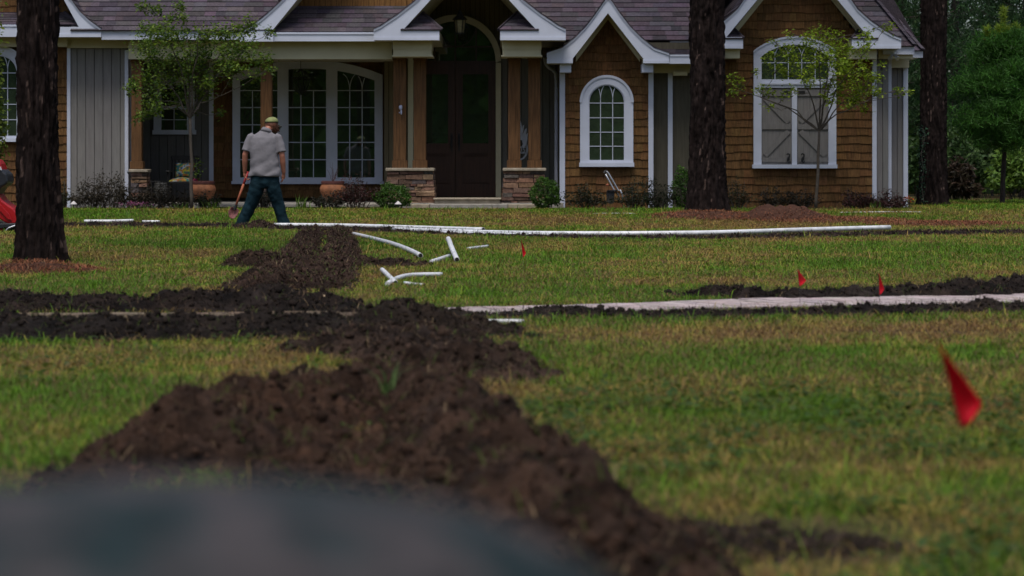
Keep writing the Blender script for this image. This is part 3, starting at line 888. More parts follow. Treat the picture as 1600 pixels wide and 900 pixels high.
def gable(cx, outer, inner, yb, dx_in, Yf, Yw, left=True, right=True, clipr=None, soffit=True, Yback=49.5):
    """white rake boards with boxed ends, soffit behind, shingled roof slopes running back"""
    for sgn, on in ((-1, left), (1, right)):
        if not on: continue
        o = [(cx + sgn * dx, y) for dx, y in outer]
        i = [(cx + sgn * dx, y) for dx, y in inner]
        if clipr and sgn > 0:
            o = [p for p in o if p[0] - cx <= clipr]; i = [p for p in i if p[0] - cx <= clipr]
            poly = o + i[::-1]
        else:
            poly = o + i[::-1] + [(cx + sgn * dx_in, inner[0][1]), (cx + sgn * dx_in, yb), (cx + sgn * outer[0][0], yb)]
        mb = MB(); mb.pprism(poly, Yf, Yf + .05)
        # thin upper moulding, proud of the board
        mb.strip([(x, y - .3) for x, y in o], [(x, y + 3.2) for x, y in o], Yf - .018, Yf - .001)
        if not (clipr and sgn > 0):
            mb.rect(min(cx + sgn * dx_in, cx + sgn * outer[0][0]), max(cx + sgn * dx_in, cx + sgn * outer[0][0]), yb - 5, yb - .2, Yf - .012, Yf - .001)
        mb.build('rake_board', M_white, house)
        # soffit and box underside
        ms = MB()
        P = [W(x, y, Yf) for x, y in i]
        for a, b in zip(P[:-1], P[1:]):
            ms.add([(a[0], Yf + .05, a[2] + .004), (b[0], Yf + .05, b[2] + .004), (b[0], Yw + .02, b[2] + .004), (a[0], Yw + .02, a[2] + .004),
                    (a[0], Yf + .05, a[2] + .03), (b[0], Yf + .05, b[2] + .03), (b[0], Yw + .02, b[2] + .03), (a[0], Yw + .02, a[2] + .03)],
                   [(0, 1, 2, 3), (7, 6, 5, 4), (0, 4, 5, 1), (2, 6, 7, 3), (1, 5, 6, 2), (3, 7, 4, 0)])
        if not (clipr and sgn > 0):
            xa, xb = sorted((cx + sgn * dx_in, cx + sgn * outer[0][0]))
            x0, _, z0 = W(xa, yb, Yf); x1, _, z1 = W(xb, inner[0][1], Yf)
            ms.box(x0 + .003, x1 - .003, Yf + .05, Yw + .02, z0 + .004, z0 + .03)
            ms.box(x0 + .003, x0 + .03, Yf + .05, Yw + .02, z0 + .03, z1)
            ms.box(x1 - .03, x1 - .003, Yf + .05, Yw + .02, z0 + .03, z1)
        ms.build('soffit', M_cream_bounce, house)
        # roof slopes
        mr = MB()
        Q = [Vector(W(x, y, Yf)) for x, y in o]
        for a, b in zip(Q[:-1], Q[1:]):
            d = (b - a); L = d.length
            if sgn > 0:
                tabs(mr, (a.x, Yback, a.z + .012), (0, -1, 0), -d if False else d, [(0, 0), (Yback - Yf + .03, 0), (Yback - Yf + .03, L), (0, L)] if False else [(0, 0), (Yback - Yf + .03, 0), (Yback - Yf + .03, L), (0, L)], .125, .2, .4, .014, ROOF, .2) if False else None
            # outward normal must point up
            U = Vector((0, -1, 0)) if sgn < 0 else Vector((0, 1, 0))
            O = Vector((a.x, Yback if sgn < 0 else Yf - .03, a.z + .014))
            tabs(mr, O, U, d, [(0, 0), (Yback - Yf + .03, 0), (Yback - Yf + .03, L), (0, L)], .125, .15, .36, .016, ROOF, .34)
            n = Vector((d.z, 0, -d.x)).normalized()
            if n.z < 0: n = -n
            a2, b2 = a + n * .003, b + n * .003
            mr.add([(a2.x, Yf + .0, a2.z), (b2.x, Yf + .0, b2.z), (b2.x, Yback, b2.z), (a2.x, Yback, a2.z)], [(0, 1, 2, 3)], tuple(c * .5 for c in ROOF))
        mr.build('roof', M_roof, house)

def pent(name, px0, px1, pt0, pt1, py, pyt, Yf, Yw, hipl=False, hipr=False):
    """small sloped roof strip between an eave (front) and the wall"""
    a, b = Vector(W(px0, py, Yf)), Vector(W(px1, py, Yf))
    c, d = Vector(W(pt1, pyt, Yw)), Vector(W(pt0, pyt, Yw))
    mb = MB()
    V = ((d + c) / 2 - (a + b) / 2); V.x = 0
    L = V.length
    tabs(mb, a, (1, 0, 0), V, [(0, 0), (b.x - a.x, 0), (c.x - a.x, L), (d.x - a.x, L)], .135, .15, .38, .016, ROOF, .34)
    mb.add([a + Vector((0, 0, -.004)), b + Vector((0, 0, -.004)), c, d, Vector((a.x, Yw, a.z)), Vector((b.x, Yw, b.z))],
           [(0, 1, 2, 3), (0, 3, 4), (1, 5, 2), (0, 4, 5, 1), (4, 3, 2, 5)], tuple(k * .6 for k in ROOF))
    if hipl: mb.tube([a + Vector((0, -.005, .012)), d + Vector((0, -.005, .012))], .035, 6, tuple(k * .8 for k in ROOF), .5)
    if hipr: mb.tube([b + Vector((0, -.005, .012)), c + Vector((0, -.005, .012))], .035, 6, tuple(k * .8 for k in ROOF), .5)
    mb.build('roof', M_roof, house)

def roofplane(px0, px1, py, Yf, rise, run, hip=None):
    """big main roof slope from an eave going up and back"""
    a, b = Vector(W(px0, py, Yf)), Vector(W(px1, py, Yf))
    V = Vector((0, run, rise)); L = V.length
    poly = [(0, 0), (b.x - a.x, 0), (b.x - a.x - (hip or 0), L), (0, L)]
    mb = MB()
    # only the lower courses are seen: real tabs there, plain sheet above
    k = min(1, 1.9 / L)
    poly2 = [(0, 0), (b.x - a.x, 0), (b.x - a.x - (hip or 0) * k, L * k), (0, L * k)]
    tabs(mb, a, (1, 0, 0), V, poly2, .135, .15, .38, .018, ROOF, .36)
    mb.add([a + Vector((0, 0, -.006)), b + Vector((0, 0, -.006)), b + Vector((-(hip or 0), run, rise)), a + Vector((0, run, rise))], [(0, 1, 2, 3)], tuple(c * .7 for c in ROOF))
    if hip:
        e = b + Vector((-hip, run, rise))
        for s in np.arange(0, 2.4, .17):
            t0, t1 = s / L, (s + .18) / L
            p, q = b.lerp(e, t0), b.lerp(e, t1)
            mb.tube([p + Vector((0, -.01, .03)), q + Vector((0, -.01, .02))], .075, 6, rc(ROOF, .2), .25)
    mb.build('roof', M_roof, house)

def fascia(px0, px1, py0, py1, Yf, Yb, name='fascia'):
    mb = MB(); mb.rect(px0, px1, py0, py1, Yf, Yf + .04)
    mb.rect(px0, px1, py0 + .3, py0 + 3, Yf - .014, Yf - .001)
    x0, _, z = W(px0, py1, Yf); x1 = W(px1, py1, Yf)[0]
    mb.build(name, M_white, house)
    ms = MB(); ms.box(x0, x1, Yf + .041, Yb, z + .012, z + .04)
    ms.build('soffit', M_cream_bounce, house)

# ---- house body behind everything
mb = MB()
mb.box(W(-180, 0, YW)[0], W(105, 0, YW)[0], YW + .13, 53, .1, 4.1)
mb.box(W(201, 0, YB)[0], W(880, 0, YB)[0], YB + .13, 53, .1, 3.3)
mb.box(W(880, 0, YW)[0], W(1363, 0, YW)[0], YW + .13, 53, .1, 3.3)
mb.build('wall', M_darkside, house)

# ---- left wing
shake_wall('wall', house, -180, 105, 60, 327, YW)
shake_wall('wall', house, -180, 150, -120, 22, YW + .1, poly=[(-180, 22), (110, 22), (100, 0), (0, -122), (-120, -122), (-180, -60)])
gable(-10, [(168, 45), (150, 32), (135, 18), (122, 0), (0, -135)], [(133, 42), (110, 0), (0, -112)], 58, 100, 43.0, YW + .1, left=False)
pent('roof', -180, 122, -180, 100, 38.5, 20, 43.05, YW + .08, hipr=True)
fascia(-180, 90.5, 38.5, 57.5, 43.03, YW)
mb = MB(); mb.rect(-180, 105, 57, 73, YW - .22, YW - .001); mb.build('frieze_board', M_cream_bounce, house)
# ---- left grey bump-out
board_wall('wall', house, 107, 199, 74, 327, YW - .05)
mb = MB(); mb.rect(104.5, 110, 73, 327, YW - .085, YW + .05); mb.build('corner_trim', M_white, house, bevel=.006)
mb = MB(); mb.rect(194.8, 200.5, 78, 327, YW - .085, YW + .3); mb.build('corner_trim', M_white, house, bevel=.006)
fascia(158.5, 386, 48, 62, 43.02, YB)
mb = MB(); mb.rect(105, 200, 60, 75, YW - .12, YW - .086); mb.build('frieze_board', M_cream_bounce, house)
roofplane(110, 430, 48, 42.98, 3.6, 3.6)

# ---- porch: beam, ceiling, slab
mb = MB(); mb.rect(200.6, 612.5, 64, 90, 43.30, 43.50); mb.rect(200.6, 612.5, 89.5, 92.3, 43.28, 43.52); mb.build('porch_beam', M_cream_bounce, house)
mb = MB()
x0, _, z = W(200, 90, 43.3); x1 = W(880, 0, 43.3)[0]
mb.box(x0, W(612, 0, 43.3)[0], 43.53, YB + .1, z + .02, z + .06)
mb.build('porch_ceiling', M_cream_bounce, house)
mb = MB(); mb.box(x0, x1, 43.15, YB + .12, .10, .262); mb.build('porch_floor', M_slab, house, bevel=.01)
# porch gable behind the entrance gable
gable(560, [(185, 50), (163, 38), (150, 28), (135, 15), (119, 0), (0, -128)], [(135, 48), (96, 0), (0, -110)], 65, 133, 42.98, YW + .05, clipr=70)
pent('roof', 425, 640, 452, 640, 50, 10, 43.06, YW + .02)
fascia(427.5, 640, 50.5, 64.5, 43.03, YB)
board_wall('wall', house, 440, 660, -115, 11, YW + .03, 8.5, (0.20, 0.10, 0.036), M_shake)

# porch back walls
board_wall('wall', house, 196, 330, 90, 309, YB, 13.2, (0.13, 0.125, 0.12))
mb = MB(); mb.rect(326.5, 333.5, 92, 309, YB - .03, YB + .05); mb.build('corner_trim', M_white, house)
shake_wall('wall', house, 333.5, 640, 88, 309, YB)

def ring(mb, O, I, Yf, Yb): mb.strip(O, I, Yf, Yb)

# ---- small porch window
wn_ = MB(); Yq = YB - .05
wn_.rect(240, 252, 121, 203, Yq, Yq + .04); wn_.rect(292, 304, 121, 203, Yq, Yq + .04); wn_.rect(252.1, 291.9, 121, 133, Yq, Yq + .04)
wn_.rect(238, 306, 203, 210, Yq - .03, Yq + .04); wn_.rect(252.1, 291.9, 166, 171, Yq, Yq + .04)
win = wn_.build('window', M_white, house)
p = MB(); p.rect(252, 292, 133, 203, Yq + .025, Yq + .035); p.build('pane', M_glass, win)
p = MB(); pxtube(p, [(272, 171), (272, 203)], Yq + .02, .009); pxtube(p, [(252, 187), (292, 187)], Yq + .02, .009); p.build('muntin', M_white, win)

# ---- big porch window, three lights under one segmental arch
Yq = YB - .08
RB = 280.0; PT = lambda x: None
xo0, xo1 = 363.0, 598.0
arc_o = segarc(xo0, xo1, 117, 93.5, 40)
def arcy(x, off=0):
    c, a, h = (xo0 + xo1) / 2, (xo1 - xo0) / 2, 23.5
    R = (a * a + h * h) / (2 * h)
    return 93.5 + R - math.sqrt(R * R - (x - c) ** 2) + off
f = MB()
f.strip(arc_o, [(x, y + 13.5) for x, y in arc_o], Yq, Yq + .06)
def jamb(a, b):
    f.pprism([(a, arcy(a, 12)), (b, arcy(b, 12)), (b, 277.3), (a, 277.3)], Yq + .006, Yq + .06)
jamb(363.2, 375); jamb(433.5, 450.5); jamb(509.5, 527); jamb(585.3, 597.8)
f.rect(363.2, 597.8, 277.3, 283, Yq + .003, Yq + .06)
win = f.build('window', M_white, house)
s = MB(); s.rect(361.5, 599.5, 283, 287.5, Yq - .03, Yq + .05); s.build('sill', M_white, win)
for a, b in ((375, 433.5), (450.5, 509.5), (527, 585.3)):
    p = MB()
    xs = np.linspace(a, b, 12)
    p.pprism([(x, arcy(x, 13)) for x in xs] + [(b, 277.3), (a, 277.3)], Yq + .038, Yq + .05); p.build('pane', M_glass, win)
    t = MB()
    for y in (141.5, 168, 195, 222.5, 249.5): pxtube(t, [(a, y), (b, y)], Yq + .034, .011)
    for k in (1, 2):
        x = a + (b - a) * k / 3
        pxtube(t, [(x, 141.5), (x, 277)], Yq + .034, .011)
    g = (b - a) / 3
    if a > 500:
        for x, sg in ((a + g, 1), (a + 2 * g, -1), (a + g, -1), (a + 2 * g, 1)):
            pts = [(x + sg * g * .62 * (1 - math.cos(q)) * 1.0, 141.5 - 26 * math.sin(q)) for q in np.linspace(0, 1.45, 8)]
            pts = [(px_, py_) for px_, py_ in pts if py_ > arcy(min(max(px_, a), b), 14) and a < px_ < b]
            if len(pts) > 1: pxtube(t, pts, Yq + .034, .009)
    t.build('muntin', M_white, win)

# ---- stone piers and posts
def pier(px0t, px1t, px0b, px1b, pyt, pyb, Yf, depth, cap=True):
    mb = MB()
    x0t, _, zt = W(px0t, pyt, Yf); x1t = W(px1t, pyt, Yf)[0]
    x0b, _, zb = W(px0b, pyb, Yf); x1b = W(px1b, pyb, Yf)[0]
    mb.prism([(x0b + .03, zb), (x1b - .03, zb), (x1t - .03, zt), (x0t + .03, zt)], Yf + .03, Yf + depth, (.03, .022, .02))
    z = zb
    tones = [(.21, .125, .08), (.15, .095, .07), (.11, .085, .075), (.24, .15, .095), (.085, .07, .068), (.18, .10, .075)]
    while z < zt - .015:
        h = min(random.choice([.045, .06, .07, .085, .10]), zt - z)
        t = (z + h / 2 - zb) / (zt - zb)
        xa, xb = x0b + (x0t - x0b) * t, x1b + (x1t - x1b) * t
        x = xa
        while x < xb - .01:
            w = min(random.uniform(.12, .36), xb - x)
            if xb - x - w < .08: w = xb - x
            o = random.uniform(0, .035)
            dz = random.uniform(-.006, .006)
            c = rc(random.choice(tones), .25)
            j = lambda: random.uniform(-.007, .007)
            y = Yf + o - .02
            g = .005
            vs = [(x + g + j(), y + j(), z + g + j()), (x + w - g + j(), y + j(), z + g + j()), (x + w - g, Yf + .12, z + g), (x + g, Yf + .12, z + g),
                  (x + g + j(), y + j(), z + h - g + j() + dz), (x + w - g + j(), y + j(), z + h - g + j() + dz), (x + w - g, Yf + .12, z + h - g), (x + g, Yf + .12, z + h - g)]
            mb.add(vs, [(0, 3, 2, 1), (4, 5, 6, 7), (0, 1, 5, 4), (1, 2, 6, 5), (2, 3, 7, 6), (3, 0, 4, 7)], c)
            x += w
        y = Yf + .13
        for sd_, xs_ in ((-1, xa), (1, xb)):
            y = Yf + .125
            while y < Yf + depth:
                w = min(random.uniform(.12, .3), Yf + depth - y)
                o = random.uniform(-.01, .02)
                xx0, xx1 = sorted((xs_ - sd_ * .05, xs_ + sd_ * o))
                mb.box(xx0, xx1, y + .004, y + w - .004, z + .005, z + h - .005, rc(random.choice(tones), .25))
                y += w
        z += h
    o = mb.build('stone_pier', M_stone, house, bevel=.006)
    if cap:
        c = MB(); c.box(x0t - .03, x1t + .03, Yf - .05, Yf + depth + .04, zt - .002, zt + .055, (1, 1, 1)); c.build('cap_stone', M_cap, house, bevel=.012)
YP = 43.28
pier(605, 676, 600, 681, 267, 321, YP, .62)
pier(788, 851, 783, 853, 267, 321, YP, .62)
pier(204, 229, 203, 232, 269, 321, YP + .05, .34)
pier(402, 430, 400, 432, 267, 321, YP + .05, .34)
def post(px0, px1, py0, py1, Yf, dep=None):
    w = (px1 - px0) * Yf / F
    mb = MB()
    mb.rect(px0, px1, py0 + 5, py1 - 12, Yf + .02, Yf + .02 + w)
    post_o = mb.build('porch_column', M_cedar, house, bevel=.008)
    c = MB(); c.rect(px0 - 1.2, px1 + 1.2, py0, py0 + 5, Yf + .005, Yf + w + .035); c.build('capital', M_cedar, post_o)
    c = MB(); c.rect(px0 - 2, px1 + 2, py1 - 12, py1, Yf - .005, Yf + w + .045); c.build('base_block', M_cedar, post_o, bevel=.005)
for a, b in ((614.5, 634.5), (646.5, 665.5), (794, 813), (825.5, 844.5)):
    post(a, b, 88.5, 262.5, YP + .10)
post(205, 221, 92.5, 264, YP + .10)
post(407, 424.5, 92.5, 262.5, YP + .10)

# ---- entrance gable
YE = 42.6
ent_o = [(150, 45.5), (138, 40), (128, 33), (112, 22.5), (98, 11.5), (82, -1), (60, -25), (0, -92)]
ent_i = [(105, 47.5), (61.5, 0), (0, -67)]
gable(734, ent_o, ent_i, 63, 47.5, YE, 45.1)
YE2 = YE + .03
for sgn in (-1, 1):
    a, b = 734 + sgn * 43.5, 734 + sgn * 108
    if sgn < 0: pent('roof', b, a, b, 734 - 77, 47, 18, YE - .02, YE + .55, hipr=True)
    else: pent('roof', a, b, 734 + 75, b, 47, 18, YE - .02, YE + .55, hipl=True)
    # entablature block over each column pair
    mb = MB()
    x0, x1 = (613.5, 675) if sgn < 0 else (784.5, 846)
    mb.rect(x0, x1, 63.5, 77, YE + .25, YE + 1.0); mb.rect(x0 + .8, x1 - .8, 77, 86.2, YE + .262, YE + 1.0); mb.rect(x0 - 1.4, x1 + 1.4, 86.2, 88.4, YE + .23, YE + 1.03)
    mb.build('entablature', M_cream_bounce, house)
# recess walls and vaulted ceiling
Yr = 45.25
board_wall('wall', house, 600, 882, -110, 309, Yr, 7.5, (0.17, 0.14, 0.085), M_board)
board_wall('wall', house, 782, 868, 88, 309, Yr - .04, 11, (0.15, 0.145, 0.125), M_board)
mb = MB()
mb.rect(637.5, 645.5, 90, 262, 44.9, 45.2); mb.build('corner_trim', M_cream_bounce, house)
# arched door surround
arch_o = ellarc(640, 783, 95, 23, 36); arch_i = ellarc(648.5, 774.5, 97, 33, 36)
mb = MB(); mb.strip(arch_o, arch_i, Yr - .13, Yr - .05)
mb.rect(640.2, 648.3, 96, 308, Yr - .126, Yr - .05); mb.rect(774.7, 782.8, 98, 308, Yr - .126, Yr - .05)
mb.build('door_surround', M_cream_bounce, house)
# transom
tr = MB()
tr.pprism(arch_i + [(774.5, 100), (648.5, 100)], Yr - .055, Yr - .045)
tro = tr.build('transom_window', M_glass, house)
t = MB()
for pts in ([(711.5, 34), (711.5, 95)], [(679, 42), (679, 95)], [(744, 42), (744, 95)], [(649, 73), (774, 73)]): pxtube(t, pts, Yr - .062, .018)
t.rect(649, 774.3, 95, 101, Yr - .10, Yr - .04)
for sg in (-1, 1):
    pxtube(t, [(711.5 + sg * 33 * math.sin(q), 73 - 36 * (1 - math.cos(q))) for q in np.linspace(0, 1.5, 9)], Yr - .062, .014)
t.build('muntin', M_door, tro)
# double door
def door(px0, px1, hand):
    d = MB(); y = Yr - .12
    d.rect(px0, px0 + 11, 101, 307, y, y + .05); d.rect(px1 - 11, px1, 101, 307, y, y + .05)
    d.rect(px0 + 11.02, px1 - 11.02, 101, 116, y + .002, y + .05); d.rect(px0 + 11.02, px1 - 11.02, 224, 240, y + .002, y + .05); d.rect(px0 + 11.02, px1 - 11.02, 287, 307, y + .002, y + .05)
    d.rect(px0 + 11.02, px1 - 11.02, 240, 287, y + .024, y + .05)
    d.rect(px0 + 13, px1 - 13, 241.2, 243, y - .008, y + .02); d.rect(px0 + 13, px1 - 13, 284, 285.8, y - .008, y + .02)
    o = d.build('door', M_door, house)
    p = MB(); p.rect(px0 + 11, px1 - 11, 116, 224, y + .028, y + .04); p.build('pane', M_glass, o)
    h = MB(); hx = px1 - 5.5 if hand > 0 else px0 + 5.5
    h.rect(hx - 1.6, hx + 1.6, 208, 236, y - .012, y - .001); pxtube(h, [(hx, 216), (hx - 1, 222), (hx, 231)], y - .05, .013, 6); h.ball(W(hx, 212, y - .03), .022, 8)
    h.build('handle', M_black, o)
door(649, 711, 1); door(712, 774, -1)
# steps
mb = MB(); mb.rect(677, 783, 309.5, 312, 43.05, 43.9); mb.rect(679, 781, 312, 318.5, 43.09, 43.9, (.5, .4, .35)); mb.build('threshold_step', M_cap, house, bevel=.008)
mb = MB(); mb.rect(672, 793, 319, 328, 42.55, 43.14); mb.build('step', M_slab, house, bevel=.012)
for a_, b_ in ((642, 671), (794, 838)):
    mb = MB(); mb.rect(a_, b_, 319.3, 326, 42.95, 43.14); mb.build('curb_stone', M_cap, house, bevel=.012)
mb = MB(); mb.rect(330, 600, 318.5, 324, 43.0, 43.14); mb.build('porch_edge', M_slab, house, bevel=.012)

# ---- mid gable
YM = 43.05
shake_wall('wall', house, 880, 1015, 10, 326, YW, poly=[(880, 326), (1015, 326), (1015, 92), (1006, 92), (950, 16), (894, 92), (880, 92)])
gable(950, [(95.5, 83), (72, 75), (53, 60), (35, 42), (20, 22.5), (6, 2), (0, -5)], [(55.5, 92), (0, 20.5)], 99, 55, YM, YW + .01, Yback=46)
mb = MB(); mb.rect(874.5, 882.8, 100, 326, YW - .04, YW + .2); mb.rect(875, 892.5, 100, 113, YM + .12, YW - .041); mb.build('corner_trim', M_white, house)
mb = MB(); mb.rect(1013.2, 1021, 100, 326, YW - .04, YW + .2); mb.rect(1003, 1020.6, 100, 113, YM + .12, YW - .041); mb.build('corner_trim', M_white, house)

def arched_window(cx, hw_o, yt, ysp, hw_g, ytg, yb, ysill, rows, cols, Yq, gothic):
    f = MB()
    n = 28
    O = [(cx - hw_o, yb + 4)] + ellarc(cx - hw_o, cx + hw_o, ysp, yt, n) + [(cx + hw_o, yb + 4)]
    I = [(cx - hw_g, yb + 4)] + ellarc(cx - hw_g, cx + hw_g, ysp, ytg, n) + [(cx + hw_g, yb + 4)]
    f.strip(O, I, Yq, Yq + .07)
    A = ellarc(cx - hw_o - .8, cx + hw_o + .8, ysp, yt - .8, n); B = ellarc(cx - hw_o + 3, cx + hw_o - 3, ysp, yt + 3, n)
    f.strip(A, B, Yq - .02, Yq - .001)
    # inner sash
    I2 = [(cx - hw_g + 1.6, yb)] + ellarc(cx - hw_g + 1.6, cx + hw_g - 1.6, ysp, ytg + 1.6, n) + [(cx + hw_g - 1.6, yb)]
    I1 = [(cx - hw_g, yb)] + ellarc(cx - hw_g, cx + hw_g, ysp, ytg, n) + [(cx + hw_g, yb)]
    f.strip(I1, I2, Yq + .022, Yq + .06)
    f.rect(cx - hw_g + .05, cx + hw_g - .05, yb, yb + 4, Yq + .002, Yq + .06)
    win = f.build('window', M_white, house)
    s = MB(); s.rect(cx - hw_o - 1.5, cx + hw_o + 1.5, yb + 4, ysill, Yq - .035, Yq + .06); s.build('sill', M_white, win)
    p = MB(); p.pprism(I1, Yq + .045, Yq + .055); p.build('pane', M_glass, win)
    t = MB()
    for y in rows: pxtube(t, [(cx - hw_g + 1, y), (cx + hw_g - 1, y)], Yq + .04, .009)
    top = rows[0]
    for x in cols:
        pxtube(t, [(x, top - gothic[1]), (x, yb)], Yq + .04, .009)
        for sg in (-1, 1):
            pts = []
            for q in np.linspace(0, 1.5, 12):
                X = x + sg * gothic[0] * (1 - math.cos(q)); Y = top - gothic[1] - gothic[2] * math.sin(q)
                e = ((X - cx) / (hw_g - .5)) ** 2 + (max(ysp - Y, 0) / (ysp - ytg - .5)) ** 2
                if e > 1.0: break
                pts.append((X, Y))
            if len(pts) > 1: pxtube(t, pts, Yq + .04, .008)
    t.build('muntin', M_white, win)
    return win
arched_window(948, 41.5, 118, 160, 28.5, 132, 250, 260.5, [161, 184, 206.5, 228.5], [938.3, 957.3], YW - .09, (13, 6, 26))
arched_window(-1, 41.5, 72, 114, 28.5, 86, 212, 221.5, [114, 138, 163, 187], [-11, 12], YW - .09, (13, 4, 26))

# frieze boards following the two gable slopes on the wall
for cxg, inn, dz in ((950, [(50, 93), (0, 27)], 10), (1246, [(106, 62), (60, 5), (0, -70)], 10)):
    for sg in (-1, 1):
        mb = MB(); mb.strip([(cxg + sg * a, b - 8) for a, b in inn], [(cxg + sg * a, b + dz * .35) for a, b in inn], YW - .05, YW - .012); mb.build('frieze_board', M_cream_bounce, house)

# ---- grey link between mid and right gables
board_wall('wall', house, 1021, 1046, 112, 326, YW + .15, 11)
mb = MB(); mb.rect(1043.8, 1051, 112, 326, YW + .08, YW + .16); mb.build('corner_trim', M_white, house)
board_wall('wall', house, 1051, 1131, 112, 326, YW + .22, 16)
mb = MB(); mb.rect(1021, 1131, 99.5, 114, YW + .05, YW + .3); mb.rect(1052, 1074, 112, 118, YW - .1, YW + .08); mb.build('frieze_board', M_cream_bounce, house)
fascia(1046, 1131, 85, 99.5, YM + .02, YW + .2)
pent('roof', 1036, 1131, 1020, 1131, 85, 76.5, YM + .01, 43.88)
fascia(1047, 1131, 63, 77, 43.9, 44.3)
roofplane(805, 1135, 63, 43.85, 3.2, 3.2)

# ---- right gable
YR = 43.05
shake_wall('wall', house, 1128, 1366, -80, 327, YW, poly=[(1128, 327), (1366, 327), (1366, 76), (1352, 76), (1246, -78), (1140, 60), (1128, 76)])
gable(1246, [(162, 60), (148, 54.5), (134, 46.5), (114, 32.5), (94, 14.5), (84, 0), (60, -29), (0, -102)], [(111, 58), (63, 0), (0, -76)], 76, 85, YR, YW + .01)
pent('roof', 1120, 1161.5, 1125, 1146, 60.5, 46, YR - .02, YW - .02, hipr=True)
pent('roof', 1330, 1372, 1345, 1372, 60.5, 42, YR - .02, YW - .02, hipl=True)
mb = MB(); mb.rect(1128, 1156, 76.5, 91, YR + .15, YW - .001); mb.build('frieze_board', M_cream_bounce, house)
mb = MB(); mb.rect(1328, 1370, 76.5, 92, YR + .15, YW - .001); mb.build('frieze_board', M_cream_bounce, house)
# window with shutters
Yq = YW - .10
f = MB()
O = segarc(1177.5, 1307, 80, 57.5, 28); I = segarc(1190, 1294.5, 88, 70, 28)
f.strip(O, I, Yq, Yq + .08)
f.strip([(x, y - 1) for x, y in O], [(x, y + 2.2) for x, y in O], Yq - .018, Yq - .001)
f.pprism([(1177.7, 80), (1190, 87.8), (1190, 257), (1177.7, 257)], Yq + .003, Yq + .08); f.pprism([(1294.5, 87.8), (1306.8, 80), (1306.8, 257), (1294.5, 257)], Yq + .003, Yq + .08)
f.rect(1190.1, 1294.4, 124, 129, Yq + .004, Yq + .08); f.rect(1189, 1295.5, 129, 132, Yq - .02, Yq + .08); f.rect(1190.1, 1294.4, 132, 137, Yq + .004, Yq + .08)
f.rect(1237.5, 1245.5, 137, 257, Yq + .004, Yq + .08)
win = f.build('window', M_white, house)
s = MB(); s.rect(1176, 1308.5, 257, 263, Yq - .035, Yq + .07); s.build('sill', M_white, win)
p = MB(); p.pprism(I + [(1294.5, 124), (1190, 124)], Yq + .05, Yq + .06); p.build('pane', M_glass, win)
t = MB(); pxtube(t, [(1190, 98), (1294, 98)], Yq + .045, .009)
for k in range(1, 5):
    x = 1190 + 104.5 * k / 5
    pxtube(t, [(x, 90), (x, 124)], Yq + .045, .009)
    for sg in (-1, 1):
        pts = [(x + sg * 13 * (1 - math.cos(q)), 90 - 19 * math.sin(q)) for q in np.linspace(0, 1.4, 8)]
        cc, aa, hh = 1242.25, 52.25, 18.0
        RR = (aa * aa + hh * hh) / (2 * hh)
        pts = [(a, b) for a, b in pts if abs(a - cc) < 51 and b > 70 + RR - math.sqrt(RR * RR - (a - cc) ** 2)]
        if len(pts) > 1: pxtube(t, pts, Yq + .045, .008)
t.build('muntin', M_white, win)
def shutter(px0, px1, sg):
    mb = MB(); x = px0
    n = 5; w = (px1 - px0) / n
    for k in range(n): mb.rect(px0 + k * w + .15, px0 + (k + 1) * w - .15, 137.3, 256.8, Yq + .045, Yq + .07, rc(GREY, .04))
    y = Yq + .022
    g2 = tuple(c * .95 for c in GREY)
    mb.rect(px0 + .3, px1 - .3, 140, 150, y, Yq + .045, g2); mb.rect(px0 + .3, px1 - .3, 194, 202, y, Yq + .045, g2); mb.rect(px0 + .3, px1 - .3, 246, 253, y, Yq + .045, g2)
    def brace(a, b):
        d = Vector((b[0] - a[0], b[1] - a[1])).normalized(); q = Vector((-d.y, d.x)) * 4
        mb.pprism([(a[0] + q.x, a[1] + q.y), (b[0] + q.x, b[1] + q.y), (b[0] - q.x, b[1] - q.y), (a[0] - q.x, a[1] - q.y)], y + .003, Yq + .045, g2)
    if sg > 0:
        brace((px0 + 5, 153), (px1 - 5, 191)); brace((px0 + 5, 243), (px1 - 5, 205))
    else:
        brace((px1 - 5, 153), (px0 + 5, 191)); brace((px1 - 5, 243), (px0 + 5, 205))
    o = mb.build('shutter', M_board, house)
    h = MB(); hx = px1 - 5 if sg > 0 else px0 + 9
    pts = [(hx - 3 + 0, 242), (hx - 1, 240), (hx + 1.5, 241.5), (hx + 1, 245), (hx - 1, 248), (hx - 1.8, 252), (hx + .5, 254), (hx + 2.5, 252)]
    pxtube(h, pts, Yq - .012, .016, 6); h.rect(hx - 1.5, hx + 1.5, 245, 250, Yq - .005, y); h.build('shutter_hook', M_black, o)
    h = MB(); h.rect(px0 + 2 if sg < 0 else px1 - 12, px0 + 12 if sg < 0 else px1 - 2, 142, 146, y - .012, y - .001); h.build('hinge', M_black, o)
shutter(1190.3, 1237.2, 1); shutter(1245.8, 1294.2, -1)

